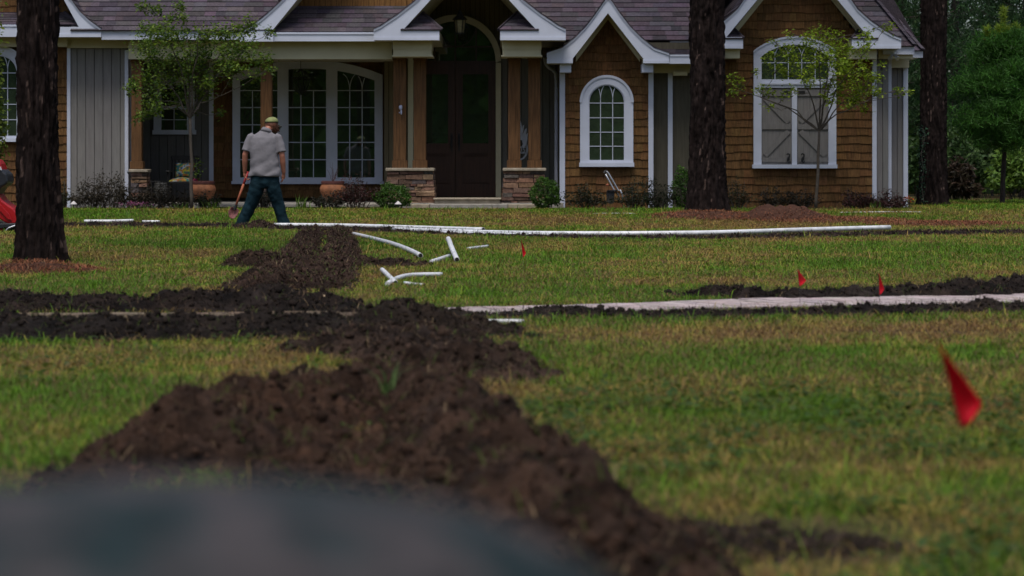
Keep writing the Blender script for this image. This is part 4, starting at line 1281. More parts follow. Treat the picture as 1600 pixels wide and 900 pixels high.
# ---- right corner bay and eaves
mb = MB(); mb.rect(1363, 1370, 92, 327, YW - .03, YW + .2); mb.build('corner_trim', M_white, house, bevel=.006)
board_wall('wall', house, 1370, 1388, 92, 327, YW + .1, 9)
mb = MB(); mb.rect(1386.8, 1393.2, 92, 325, YW + .3, YW + .5); mb.build('corner_trim', M_white, house, bevel=.006)
board_wall('wall', house, 1393, 1412, 104, 325, YW + .6, 9)
mb = MB(); mb.rect(1411.5, 1418.8, 101, 325, YW + .55, YW + .8); mb.build('corner_trim', M_white, house, bevel=.006)
mb = MB(); x0, _, z0 = W(1366, 106, YW + .5); x1, _, z1 = W(1419, 76, YW + .5); mb.box(x0, x1, YW - .02, YW + .09, z0 + .15, z1); mb.box(x0 + .25, x1, YW + .4, YW + .59, z0, z1); mb.build('frieze_board', M_cream_bounce, house)
mb = MB(); mb.box(W(1364, 0, YW)[0], W(1418, 0, YW + .6)[0], YW + .85, 53, .1, 3.2); mb.build('wall', M_board, house)
fascia(1380, 1428.5, 72.5, 85, 43.5, YW + 1)
fascia(1380, 1442, 79.5, 90, 44.4, YW + 3)
roofplane(1330, 1430, 72.5, 43.46, 3.0, 2.7, hip=1.9)
roofplane(1340, 1443, 79.5, 44.36, 3.3, 3.0, hip=2.15)
# ridge-level rear slopes so the roofs are closed behind
for (px0, px1, Yf, z0, run) in ((-180, 440, 46.58, 7.0, 3.6), (800, 1400, 47.0, 6.4, 3.4)):
    mb = MB(); a, b = W(px0, 0, Yf)[0], W(px1, 0, Yf)[0]
    mb.add([(a, Yf, z0), (b, Yf, z0), (b, Yf + 7, 3.0), (a, Yf + 7, 3.0)], [(0, 1, 2, 3)], ROOF)
    mb.build('roof', M_roof, house)
# downspout
mb = MB()
mb.tube([W(851, 90, 43.9), W(853, 100, 43.9), W(858, 106, 43.95), W(864, 109, 44.0), W(868.5, 115, 44.0), W(869, 130, 44.0), W(869, 318, 44.0)], .035, 8)
mb.build('downspout', M_white, house)
# floodlight pair under the right eave
mb = MB()
mb.lathe([(.045, 0), (.045, .03)], W(1396, 84, 43.4), 10)
for dx in (-4, 4):
    p = Vector(W(1396 + dx, 88, 43.3)); mb.tube([Vector(W(1396, 85, 43.38)), p], .018, 6); mb.tube([p, p + Vector((dx * .006, -.06, -.05))], [.025, .045], 8)
mb.build('floodlight', M_alu, house)
# ================================================================== TREES
M_trunk2 = mat('far_bark', (.035, .026, .022), .95, var=.4, scale=10)
def trunk_mesh(base, r0, r1, H, lean, seed, flare=.48, Hf=4.2):
    """furrowed pine trunk: fine below Hf, coarse above"""
    n = 110
    zs = np.concatenate([np.linspace(-.12, Hf, int(Hf / .022)), np.linspace(Hf, H, 24)[1:]])
    A = np.linspace(0, 2 * np.pi, n, endpoint=False)
    AA, ZZ = np.meshgrid(A, zs)
    R = r0 + (r1 - r0) * np.clip(ZZ / H, 0, 1) ** .8
    fl = np.exp(-np.clip(ZZ, 0, 9) / .35) * flare
    lob = .5 + .5 * np.cos(AA * 5 + seed) * np.cos(AA * 2 - seed)
    R = R * (1 + fl * (.45 + .7 * lob) * .8)
    U = np.cos(AA) * 1.0; Vv = np.sin(AA) * 1.0
    k = 7.5
    x3 = U * k * r0 * 4; y3 = Vv * k * r0 * 4
    # plates stretched along the trunk, wandering furrows
    wob = (fbm(x3 * .6 + 9, ZZ * 1.6 + y3 * .6, seed, 3) - .5) * 2.2
    arc = AA * r0 * 22 + wob
    p = vn(np.cos(AA) * 8 + wob, np.sin(AA) * 8 + ZZ * 2.2, seed + 1)
    q = vn(np.cos(AA) * 17 + wob * 1.5, np.sin(AA) * 17 + ZZ * 4.5, seed + 2)
    e = vn(np.cos(AA) * 40, np.sin(AA) * 40 + ZZ * 22, seed + 4)
    ridge = np.clip(np.abs(p - .5) * 3.2, 0, 1) * .65 + np.clip(np.abs(q - .5) * 2.6, 0, 1) * .35
    R = R + (ridge - .6) * .062 * (r0 / .2) + (e - .5) * .022
    X = R * np.cos(AA) + lean[0] * ZZ; Y = R * np.sin(AA) + lean[1] * ZZ
    V = np.stack([X, Y, ZZ], -1).reshape(-1, 3)
    m = len(zs)
    i = np.arange((m - 1) * n); r, c = i // n, i % n
    a = r * n + c; b = r * n + (c + 1) % n
    Q = np.stack([a, b, b + n, a + n], -1)
    tone = (.35 + 1.25 * vn(np.cos(AA) * 9 + wob, np.sin(AA) * 9 + ZZ * 7, seed + 8))[..., None]
    fleck = (vn(np.cos(AA) * 30, np.sin(AA) * 30 + ZZ * 8, seed + 12) > .87)[..., None] & (fbm(np.cos(AA) * 3 + 5, np.sin(AA) * 3 + ZZ * 1.2, seed + 31, 2) > .5)[..., None]
    C = np.array([.0155, .0105, .0098]) * tone
    C = np.where(fleck, np.array([.105, .072, .062]) * (.5 + tone * .5), C)
    return V, Q, C.reshape(-1, 3)

def needle_arrays(cent, rad, n, L, wid, col, var=.4):
    """needle sprays round branch tips"""
    k = rng.integers(0, len(cent), n)
    P = cent[k] + rng.normal(0, 1, (n, 3)) * rad[k][:, None] * np.array([1, 1, .55])
    d = rng.normal(0, 1, (n, 3)) + np.array([0, 0, .75]); d /= np.linalg.norm(d, axis=1)[:, None]
    s = np.cross(d, rng.normal(0, 1, (n, 3))); s /= np.linalg.norm(s, axis=1)[:, None] + 1e-9
    Ln = (L * rng.uniform(.6, 1.3, n))[:, None]
    V = np.stack([P - s * wid, P + s * wid, P + d * Ln], 1).reshape(-1, 3)
    T = np.arange(n * 3).reshape(-1, 3)
    ct = .6 + .8 * _hash(k.astype(float), k * 0.0, 5)
    C = np.array(col)[None] * rng.uniform(1 - var, 1 + var, (n, 1)) * ct[:, None]
    return V, T, np.repeat(C, 3, 0)

def big_pine(px, py, Y, wb, wt, label, seed, lean=(0, 0), H=15, crown=True):
    x, _, _ = W(px, py, Y)
    z = float(terrain(x, Y))
    root = empty('pine_tree', (x, Y, z), label, 'pine tree', 'tall pine trunks on the lawn')
    V, Q, C = trunk_mesh((x, Y), wb / 2, wt / 2, H, lean, seed)
    o = link('trunk', np_mesh('trunk', V, quads=Q, C=C, smooth=True), M_bark, root)
    if crown:
        cs, rs = [], []
        br = MB()
        for k in range(16):
            zz = H * (.62 + .36 * k / 16); a = random.uniform(0, 6.28); L = (H - zz) * .55 + 1.0
            p0 = Vector((x + lean[0] * zz, Y + lean[1] * zz, z + zz))
            p1 = p0 + Vector((math.cos(a) * L, math.sin(a) * L, L * .25))
            br.tube([p0, p0.lerp(p1, .5) + Vector((0, 0, -.1)), p1], [.05, .035, .015], 6)
            for t in (.5, .75, 1): cs.append(p0.lerp(p1, t)); rs.append(.45)
        br.build('branch', M_twig, root)
        V, T, C = needle_arrays(np.array(cs), np.array(rs), 5200, .3, .018, (.028, .055, .015))
        link('crown', np_mesh('crown', V - np.array(WL[root]), tris=T, C=C), M_leaf, root)
    return root
big_pine(62, 413, 21.7, .385, .315, 'thick dark pine trunk at left edge, standing in a ring of pine needles', 3, lean=(-.012, .0))
big_pine(1105, 333, 40.0, .60, .50, 'dark pine trunk in front of the house, between the arched window and the shuttered window', 9, lean=(.0, 0))
t3 = big_pine(1458, 322, 46.2, .50, .44, 'dark pine trunk just past the right corner of the house', 14, lean=(.002, 0))
# lichen and ivy on the third trunk, and a thin vine on the second
def trunk_vine(px_pts, Y, name, n, col, root, size, dx):
    mb = MB(); pts = [W(a, b, Y) for a, b in px_pts]
    mb.tube(pts, .008, 5)
    v = mb.build(name, M_twig, root)
    P = []
    for _ in range(n):
        k = random.randrange(len(pts) - 1); t = random.random()
        p = Vector(pts[k]).lerp(Vector(pts[k + 1]), t)
        P.append((p.x + random.gauss(0, dx), p.y + random.gauss(0, .03), p.z + random.gauss(0, .03)))
    leaves_obj('leaves', P, rng.uniform(size * .6, size * 1.3, n), col, v)['kind'] = 'stuff'
trunk_vine([(1444, 320), (1440, 290), (1443, 265), (1439, 240), (1445, 215), (1442, 200)], 45.92, 'ivy', 260, (.035, .085, .05), t3, .05, .045)

def path_branch(mb, pts, r0, r1, n=6, wob=.02):
    q = [Vector(pts[0])]
    for a, b in zip(pts[:-1], pts[1:]):
        a, b = Vector(a), Vector(b)
        for t in (.33, .66, 1):
            p = a.lerp(b, t)
            if not (t == 1 and b == Vector(pts[-1])): p = p + Vector((random.gauss(0, wob), random.gauss(0, wob), random.gauss(0, wob)))
            q.append(p)
    mb.tube(q, [r0 + (r1 - r0) * i / (len(q) - 1) for i in range(len(q))], n)

def small_tree(name, label, cat, trunk_px, fork_px, clumps, Y, rt, leafcol, lsize, per, cols2, flat, seed, depth=.55):
    random.seed(seed)
    b = W(*trunk_px, Y)
    root = empty(name, (b[0], Y, float(terrain(b[0], Y))), label, cat)
    fk = Vector(W(*fork_px, Y))
    mb = MB()
    path_branch(mb, [(b[0], Y, root.location.z - .05), tuple(Vector(b).lerp(fk, .5) + Vector((.01, 0, 0))), fk], rt, rt * .8, 8, .006)
    mb.build('trunk', M_twig, root, smooth=True)
    br = MB()
    P, C = [], []
    mains = []
    cx = sum(c[0] for c in clumps) / len(clumps)
    # a few main limbs, then every clump hangs on the nearest limb point
    tips = sorted(clumps, key=lambda c: -c[1])
    limbs = []
    for (tx, ty) in trunk_limbs[name]:
        e = Vector(W(tx, ty, Y)) + Vector((0, random.uniform(-depth, depth), 0))
        mid = fk.lerp(e, .5) + Vector(((e.x - fk.x) * -.12, 0, .05))
        path_branch(br, [fk, mid, e], rt * .55, rt * .16, 6, .015)
        limbs += [fk.lerp(mid, .5), mid, mid.lerp(e, .5), e]
    for (px, py, r) in clumps:
        c = Vector(W(px, py, Y)) + Vector((0, random.uniform(-depth, depth), 0))
        R = r * Y / F
        s = min(limbs, key=lambda q: (q - c).length + max(0, q.z - c.z) * 1.5)
        path_branch(br, [s, s.lerp(c, .6) + Vector((0, 0, -.03)), c], rt * .2, .004, 5, .012)
        m = int(per * (r / 20) ** 1.7)
        # twigs inside the clump
        tw = []
        for k in range(max(3, int(r / 3))):
            a = random.uniform(0, 6.28)
            e = c + Vector((math.cos(a) * R, math.sin(a) * R * .8, random.uniform(-.8, .9) * R))
            br.tube([c.lerp(s, .25), c.lerp(e, .55) + Vector((0, 0, .01)), e], [.005, .004, .002], 4)
            tw.append(e)
        for k in range(m):
            e = random.choice(tw); t = random.uniform(.15, 1.08)
            p = c.lerp(e, t)
            sp = R * .26 + .012
            P.append((p.x + random.gauss(0, sp), p.y + random.gauss(0, sp), p.z + random.gauss(0, sp * 1.1)))
            q = random.random()
            k2 = random.uniform(.6, 1.4)
            C.append([(leafcol[i] * (1 - q) + cols2[i] * q) * k2 for i in range(3)])
    br.build('branches', M_twig, root)
    leaves_obj('crown', np.array(P), rng.uniform(lsize * .6, lsize * 1.3, len(P)), leafcol, root, flat=flat, cols=np.array(C))
    random.seed(seed + 1)
    return root
trunk_limbs = {
 'crape_myrtle': [(262, 40), (285, 20), (318, 50), (360, 60), (395, 60), (235, 100), (240, 160), (345, 150), (300, 80)],
 'dogwood': [(1275, 70), (1310, 60), (1340, 90), (1235, 95), (1190, 150), (1160, 140), (1375, 130), (1345, 160), (1300, 110)],
}
CR = [(238, 18, 12), (224, 8, 10), (283, 12, 12), (292, 30, 8), (226, 42, 14), (250, 44, 16), (268, 26, 9), (222, 75, 22), (255, 62, 24), (290, 58, 24), (318, 58, 22), (345, 52, 20), (372, 45, 18), (396, 42, 14), (412, 50, 10),
      (246, 92, 24), (282, 92, 26), (318, 90, 26), (352, 82, 24), (386, 78, 22), (408, 96, 18), (420, 108, 8), (228, 122, 20), (262, 124, 22), (300, 122, 24), (336, 114, 24), (372, 110, 20), (396, 118, 12), (214, 140, 14), (244, 152, 18),
      (276, 152, 18), (258, 170, 12), (232, 178, 14), (210, 184, 8), (318, 150, 14), (342, 178, 8), (300, 172, 8), (330, 135, 12), (205, 128, 7)]
small_tree('crape_myrtle', 'slender crape myrtle with dark green leaves in front of the porch', 'tree', (300, 328), (297, 185), CR, 41.6, .034, (.044, .105, .016), .068, 285, (.16, .225, .024), .2, 5)
DG = [(1238, 52, 8), (1262, 58, 13), (1285, 48, 14), (1310, 55, 15), (1282, 74, 20), (1308, 80, 20), (1330, 68, 14), (1346, 60, 10), (1362, 50, 9), (1384, 42, 9), (1396, 36, 5), (1342, 84, 12), (1354, 72, 12), (1212, 64, 7), (1226, 72, 9), (1205, 84, 8), (1232, 92, 14),
      (1252, 86, 14), (1148, 118, 11), (1162, 128, 11), (1143, 140, 9), (1180, 112, 7), (1200, 92, 9), (1232, 116, 12), (1252, 118, 12), (1276, 106, 14), (1302, 108, 16), (1322, 106, 14), (1342, 108, 14), (1352, 124, 14), (1372, 118, 9), (1378, 102, 6), (1186, 140, 10), (1206, 146, 10),
      (1222, 150, 8), (1240, 145, 9), (1292, 134, 13), (1316, 134, 16), (1340, 142, 16), (1362, 150, 12), (1376, 140, 7), (1398, 140, 9), (1414, 144, 6), (1326, 160, 13), (1348, 168, 9), (1300, 158, 8), (1282, 150, 8), (1196, 168, 6), (1266, 96, 10), (1290, 92, 22), (1320, 95, 22), (1330, 122, 24), (1345, 155, 18), (1310, 145, 18), (1270, 80, 14), (1262, 130, 14), (1220, 105, 13)]
small_tree('dogwood', 'young tree with sparse lime-green leaves in front of the shuttered window', 'tree', (1274, 327), (1280, 205), DG, 41.9, .030, (.13, .215, .014), .072, 175, (.27, .35, .022), .3, 8)

# small leafy sapling cut by the left edge of the frame
def shrubby(name, label, cat, loc, rx, ry, h, n, size, c1, c2, group=None, z0=.1, aspect=.5, flat=0., stems=9, round_=False):
    x, y = loc; z = float(terrain(x, y))
    root = empty(name, (x, y, z), label, cat, group)
    st = MB(); P, C = [], []
    tips = []
    for k in range(stems):
        a = 6.283 * k / stems + random.uniform(-.4, .4); rr = random.uniform(.25, 1)
        e = Vector((x + math.cos(a) * rx * rr, y + math.sin(a) * ry * rr, z + h * (1 - .45 * rr * rr) * random.uniform(.5, 1.3)))
        m = Vector((x + math.cos(a) * rx * .75 * rr, y + math.sin(a) * ry * .75 * rr, z + h * .30))
        st.tube([Vector((x + math.cos(a) * rx * .45 * rr, y + math.sin(a) * ry * .45 * rr, z - .03)), m, e], [.010, .007, .003], 5)
        tips.append((m, e))
    for k in range(n):
        if round_:
            d = Vector((random.gauss(0, 1), random.gauss(0, 1), random.gauss(0, 1))).normalized() * random.uniform(.6, 1.0) ** .5
            lump = 1 + .16 * math.sin(d.x * 5 + d.z * 4) + random.gauss(0, .05)
            p = Vector((x + d.x * rx * lump, y + d.y * ry * lump, z + h * .5 + d.z * h * .5 * lump))
            if p.z < z + .02: p.z = z + .02
        else:
            m, e = random.choice(tips); t = random.uniform(-.35, 1.0) if name == 'shrub' else random.uniform(z0, 1.05)
            p = m.lerp(e, t) + Vector((random.gauss(0, rx * .13), random.gauss(0, ry * .13), random.gauss(0, h * .06)))
        P.append(tuple(p)); q = random.random(); k2 = random.uniform(.55, 1.45)
        C.append([(c1[i] * (1 - q) + c2[i] * q) * k2 for i in range(3)])
    st.build('stems', M_twig, root)
    leaves_obj('foliage', np.array(P), rng.uniform(size * .6, size * 1.35, n), c1, root, aspect=aspect, flat=flat, cols=np.array(C))
    return root
def at(px, Y): return ((px - CX) * Y / F, Y)
DK, DK2 = (.030, .028, .019), (.055, .042, .026)
RD, RD2 = (.085, .026, .030), (.044, .032, .020)
GN, GN2 = (.030, .085, .016), (.085, .170, .024)
shrubby('sapling', 'yellow-green leafy sapling cut off by the left frame edge', 'sapling', at(-12, 40.5), .36, .3, 3.0, 2000, .09, (.10, .17, .024), (.19, .22, .03), stems=12)
BEDY = 42.25
beds = [
 ('low dark weed clump at the foot of the corner trim right of the left trunk', 97, .16, .42, DK, (.05, .06, .02), 160),
 ('dark wispy shrub against the left half of the grey board wall', 140, .36, .42, DK, DK2, 330),
 ('tallest dark arching shrub against the grey board wall', 172, .42, .55, DK, DK2, 420),
 ('dark shrub in front of the leftmost stone pier', 214, .36, .36, DK, DK2, 330),
 ('dark shrub between the leftmost stone pier and the porch chair', 244, .32, .38, DK, DK2, 300),
 ('dark shrub in front of the porch chair', 282, .30, .33, DK, DK2, 260),
 ('dark green shrub under the left terracotta pot', 322, .24, .28, DK, (.03, .045, .014), 220),
 ('grey-green leafy clump seen between the legs of the man', 412, .20, .36, (.05, .055, .045), DK, 240),
 ('dark shrub under the right terracotta pot', 515, .30, .28, DK, (.03, .032, .02), 280),
 ('reddish shrub with arching stems right of the right terracotta pot', 556, .34, .52, RD, DK, 380),
 ('low dark green shrub left of the silver hand cart', 915, .38, .34, (.018, .030, .012), (.034, .034, .018), 380),
 ('dark green shrub just right of the silver hand cart', 990, .30, .38, (.018, .032, .014), (.032, .036, .02), 320),
 ('dark green shrub at the foot of the grey link wall', 1028, .34, .42, (.018, .030, .013), (.036, .034, .02), 380),
 ('small dry-leaved shrub right behind the middle pine trunk', 1152, .26, .40, (.05, .055, .02), DK2, 240),
 ('dark low shrub under the left edge of the shuttered window', 1208, .32, .28, DK, RD2, 300),
 ('dark low shrub left of the dogwood trunk', 1250, .30, .28, DK, RD2, 280),
 ('reddish low shrub right of the dogwood trunk', 1335, .30, .26, RD2, RD, 280),
 ('reddest low shrub in front of the right corner trims', 1372, .34, .26, RD, RD2, 340),
 ('reddish low shrub at the very corner of the house', 1403, .22, .20, RD, RD2, 200),
]
for lab, px, rx, h, c1, c2, n in beds:
    Yb = BEDY if px > 1300 or px < 200 else 42.45
    shrubby('shrub', lab, 'shrub', at(px, Yb), rx * 1.3, .28, h * 1.22, int(n * 2.6), .065, c1, c2, 'low shrubs planted along the house wall', aspect=.32, stems=16)
shrubby('boxwood', 'rounded bright green bush in front of the stone pier left of the door', 'bush', at(615, 42.55), .34, .30, .46, 2600, .05, GN, GN2, 'rounded green bushes by the entrance', round_=True)
shrubby('boxwood', 'rounded bright green bush in front of the stone pier right of the door', 'bush', at(853, 42.55), .27, .28, .58, 2600, .05, GN, GN2, 'rounded green bushes by the entrance', round_=True)
shrubby('shrub', 'upright green shrub half hidden behind the middle pine trunk', 'shrub', at(1069, 42.6), .22, .22, .76, 1500, .055, GN, GN2, round_=True)
# small bright weeds
for lab, px, h in (('bright green weed tuft beside the crape myrtle trunk', 330, .22), ('bright green weed tuft under the porch chair', 283, .16), ('green spiky leaf tuft below the big porch window', 472, .34), ('light green leafy plant by the corner of the house', 1366, .2)):
    n = 26; x, y = at(px, 42.0)
    P = np.stack([rng.normal(x, .06, n), rng.normal(y, .05, n), np.full(n, float(terrain(x, y)) - .01)], -1)
    V, Q, T, C = blades(P, rng.uniform(h * .5, h * 1.1, n), np.full(n, .022), rng.uniform(0, 6.28, n), rng.uniform(.2, .8, n), np.array([.085, .15, .018])[None] * rng.uniform(.6, 1.3, (n, 1)))
    o = link('weed_tuft', np_mesh('weed_tuft', V - np.array([x, y, 0]), Q, T, C), M_leaf, loc=(x, y, 0)); tag(o, lab, 'weed')
# flowers
def flower_patch(name, lab, px, Y, rx, h, n, col, cat):
    x, y = at(px, Y); z = float(terrain(x, y))
    root = empty(name, (x, y, z), lab, cat)
    P = np.stack([rng.normal(x, rx * .5, n), rng.normal(y, .06, n), z + h * rng.uniform(.5, 1.05, n)], -1)
    leaves_obj('petals', P, rng.uniform(.02, .045, n), col, root, aspect=.9)
    P2 = P.copy(); P2[:, 2] = z + h * rng.uniform(0, .7, n)
    leaves_obj('leaves', P2, rng.uniform(.03, .06, n), (.05, .09, .02), root)
flower_patch('flowers', 'patch of small pink-purple flowers at the foot of the leftmost stone pier', 213, 41.9, .26, .12, 170, (.30, .11, .20), 'flowers')
flower_patch('flowers', 'tiny orange flower beside the right corner of the house', 1420, 43.5, .08, .20, 40, (.62, .13, .01), 'flower')

# ---- background wood at right
def pine(label, px, Y, H, rad, seed, col, c0=.0, group='background pines beyond the house', n=5200, cand=False, zlow=.12):
    random.seed(seed)
    x = (px - CX) * Y / F; z = .171
    root = empty('pine_tree', (x, Y, z), label, 'pine tree', group)
    tr = MB(); path_branch(tr, [(x, Y, z - .1), (x + .05, Y, z + H * .5), (x, Y, z + H * .97)], .02 * H * .8, .02, 8, .02)
    tr.build('trunk', M_trunk2, root)
    br = MB(); cs, rs = [], []
    zz = H * zlow
    while zz < H * .97:
        f = (zz / H - zlow) / (1 - zlow)
        L = rad * (1 - f) ** .75 * random.uniform(.7, 1.1) + .15
        if f < .15: L *= .55 + 3 * f
        for k in range(5):
            a = random.uniform(0, 6.28)
            p0 = Vector((x, Y, z + zz)); p1 = p0 + Vector((math.cos(a) * L, math.sin(a) * L, L * random.uniform(-.05, .35)))
            br.tube([p0, p0.lerp(p1, .6) + Vector((0, 0, -.05 * L)), p1], [.022, .014, .005], 5)
            for t in (.35, .6, .8, 1):
                cs.append(p0.lerp(p1, t)); rs.append(.16 if H < 6 else .10 + .11 * rad / 1.2)
        zz += H * (.040 if H < 6 else .055)
    br.build('branches', M_twig, root)
    L = .17 if H < 6 else .34
    V, T, C = needle_arrays(np.array([tuple(c) for c in cs]), np.array(rs), n, L, .009 if H < 6 else .020, col)
    if cand:
        tips = []
        for dx, hh in ((0, .5), (-.33, .22), (.27, .28), (.1, .1), (-.1, .15)):
            for s in np.linspace(0, hh, 8): tips.append((x + dx, Y - .1, z + H * (.985 - abs(dx) * .12) + s))
        V2, T2, C2 = needle_arrays(np.array(tips), np.full(len(tips), .025), 1600, .12, .010, (.30, .40, .05))
        T = np.concatenate([T, T2 + len(V)]); V = np.concatenate([V, V2]); C = np.concatenate([C, C2])
    link('crown', np_mesh('crown', V - np.array(WL[root]), tris=T, C=C), M_leaf, root)
pine('small bushy pine with bright new shoots on top, at the right edge of the lawn', 1566, 48.5, 3.65, 1.15, 3, (.055, .155, .022), n=32000, group=None, cand=True, zlow=.34)
for i, (px, Y, H, rad, lab) in enumerate([
    (1405, 62, 11, 3.0, 'dark pine rising behind the right roof corner'),
    (1490, 74, 13, 3.2, 'tall dark pine behind the rightmost big trunk'),
    (1600, 60, 10, 2.6, 'dark pine behind the small bushy pine, at the frame edge'),
    (1545, 80, 14, 3.4, 'far dark pine in the gap left of the small bushy pine'),
    (1690, 66, 12, 3.0, 'dark pine just beyond the right frame edge'),
    (1340, 78, 14, 3.4, 'far dark pine whose top shows behind the right gable roof')]):
    pine(lab, px, Y, H, rad, 30 + i, (.030, .068, .022), n=13000, zlow=.16)
for i, (px, Y, rx, h, c1, c2, lab) in enumerate([
    (1440, 56, 1.0, 1.5, (.016, .034, .010), (.030, .055, .014), 'dark bush behind the right corner of the house'),
    (1515, 58, 1.1, 1.6, (.018, .038, .012), (.034, .060, .016), 'mid green bush between the big trunk and the small pine'),
    (1497, 53, .42, .75, (.036, .020, .014), (.024, .022, .012), 'rust-brown bush right of the rightmost big trunk'),
    (1600, 55, .9, 1.1, (.040, .080, .014), (.075, .12, .018), 'brighter green bush under the small bushy pine'),
    (1560, 62, 1.3, 2.1, (.020, .040, .012), (.034, .058, .016), 'tall loose bush behind the small bushy pine'),
    (1660, 58, 1.4, 2.0, (.018, .036, .012), (.034, .060, .016), 'bush just beyond the right frame edge')]):
    shrubby('bush', lab, 'bush', at(px, Y), rx, .8, h, 3600, .15, tuple(q * 1.9 for q in c1), tuple(q * 1.9 for q in c2), 'bushes at the edge of the wood', stems=18)
def wood(name, label, boxes, n, size, c1, c2):
    Ps = []
    for (x0, x1, y0, y1, z0, z1, share) in boxes:
        m = int(n * share)
        X = rng.uniform(x0, x1, m); Y = rng.uniform(y0, y1, m); Z = z0 + (z1 - z0) * rng.random(m) ** 1.1
        k = fbm(X * .35 + Y * .2, Z * .55, 55, 3) + .12 * (1 - (Z - z0) / (z1 - z0))
        ok = k > np.where(Y > 0, .525, .485) + np.clip((Z - 2.5) / 8, 0, 1) * .15 * (Y > 0)
        Ps.append(np.stack([X, Y, Z], -1)[ok])
    P = np.concatenate(Ps); m = len(P)
    q = rng.random((m, 1)) * .6 + .4 * fbm(P[:, 0] * .5, P[:, 2] * .5, 56, 2)[:, None]
    cols = (np.array(c1) * (1 - q) + np.array(c2) * q) * rng.uniform(.6, 1.4, (m, 1))
    o = leaves_obj(name, P, rng.uniform(size * .6, size * 1.5, m), c1, None, origin=(0, 0, 0), cols=cols, aspect=.7)
    tag(o, label, 'wood', kind='stuff')
wood('far_wood', 'dark mixed wood closing off the lawn behind the house', [(8, 46, 84, 100, -.2, 11, .66), (-50, 10, 70, 100, 0, 9, .06), (10, 40, 66, 82, -.2, 2.8, .28)], 90000, .5, (.020, .062, .012), (.066, .125, .020))
wood('far_wood', 'wood on the opposite side of the lawn, mirrored green in the windows', [(-26, 26, -34, -22, 0, 19, 1.0)], 110000, 1.0, (.03, .11, .02), (.22, .40, .05))

# ================================================================== THINGS
# ---- pipes
def pipe(label, pts, r, group='white plastic pipes lying on the lawn', lift=0.0):
    P = []
    for p in pts:
        x, y = G(p[0], p[1]); e = p[2] if len(p) > 2 else 0
        P.append(Vector((x, y, float(terrain(x, y)) + r * .9 + lift + e)))
    # smooth the polyline
    Q = []
    n = len(P)
    for i in range(n - 1):
        p0, p1, p2, p3 = P[max(i - 1, 0)], P[i], P[i + 1], P[min(i + 2, n - 1)]
        for t in np.linspace(0, 1, 7)[:-1]:
            Q.append(.5 * ((2 * p1) + (p2 - p0) * t + (2 * p0 - 5 * p1 + 4 * p2 - p3) * t * t + (3 * p1 - p0 - 3 * p2 + p3) * t ** 3))
    Q.append(P[-1])
    root = empty('pipe', P[0], label, 'pipe', group)
    mb = MB(); mb.tube(Q, r, 14); mb.build('tube', M_pvc, root, smooth=False)
    for o in root.children:
        for p in o.data.polygons: p.use_smooth = len(p.vertices) == 4
    # black disc on the solid end, in place of the shaded hollow
    d = (Q[-1] - Q[-2]).normalized(); mb = MB(); mb.tube([Q[-1] + d * .001, Q[-1] + d * .003], r * .82, 14); mb.build('bore_shade', M_black, root)
    return root
pipe('long white pipe running from the feet of the man toward the middle of the lawn', [(428, 358, .03), (540, 359, .03), (640, 362, .03), (755, 367, .04)], .033)
pipe('longest white pipe, lying across the lawn below the middle pine trunk', [(615, 364, .02), (760, 369, .02), (900, 371, .02), (1100, 371, .03), (1260, 367, .04), (1390, 363, .04)], .033)
pipe('white pipe length overlapping the joint of the two long pipes', [(690, 367, .01), (790, 370, .01), (860, 371, .01)], .024)
pipe('short white pipe at left on the soil strip, the longer of two', [(132, 350, .02), (170, 350, .02), (208, 349, .02)], .026)
pipe('short white pipe at left on the soil strip, the shorter of two', [(222, 350, .02), (250, 350, .02)], .020)
pipe('curved white pipe slanting down the grass right of the far trench', [(552, 369, .01), (577, 375, .01), (612, 386, .02), (640, 397, .02), (657, 406, .02)], .025)
pipe('white pipe end lying under the leaning elbow pipe', [(673, 413, .0), (702, 403, .0)], .022)
pipe('stubby white elbow pipe standing tilted on another pipe', [(700, 398, .14), (701, 400, .15), (706, 405, .09), (714, 411, .01)], .025)
pipe('thin white pipe piece half buried in grass right of the tilted elbow', [(731, 391, .0), (762, 387, .0)], .018)
pipe('bowed white pipe lying nearest the crossing of trenches', [(605, 447, .0), (622, 440, .012), (645, 436, .015), (690, 434, .01)], .019)
pipe('short white pipe poking out behind the bowed pipe', [(597, 430, .03), (607, 437, .015), (618, 445, .0)], .019)
pipe('sliver of white pipe in the grass in front of the bowed pipe', [(632, 444, -.004), (662, 447, -.006)], .014)
pipe('thin white pipe sunk in grass beside the near edge of the path', [(698, 509, .0), (760, 507, .004), (818, 506, .0)], .014)
pipe('thin white pipe on the grass by the right corner of the house', [(1312, 333, .0), (1380, 332, .0), (1440, 332, .0)], .010)
pipe('thin white pipe in the grass left of the middle pine trunk', [(926, 334, -.006), (960, 334, .0), (992, 334, -.006)], .009)

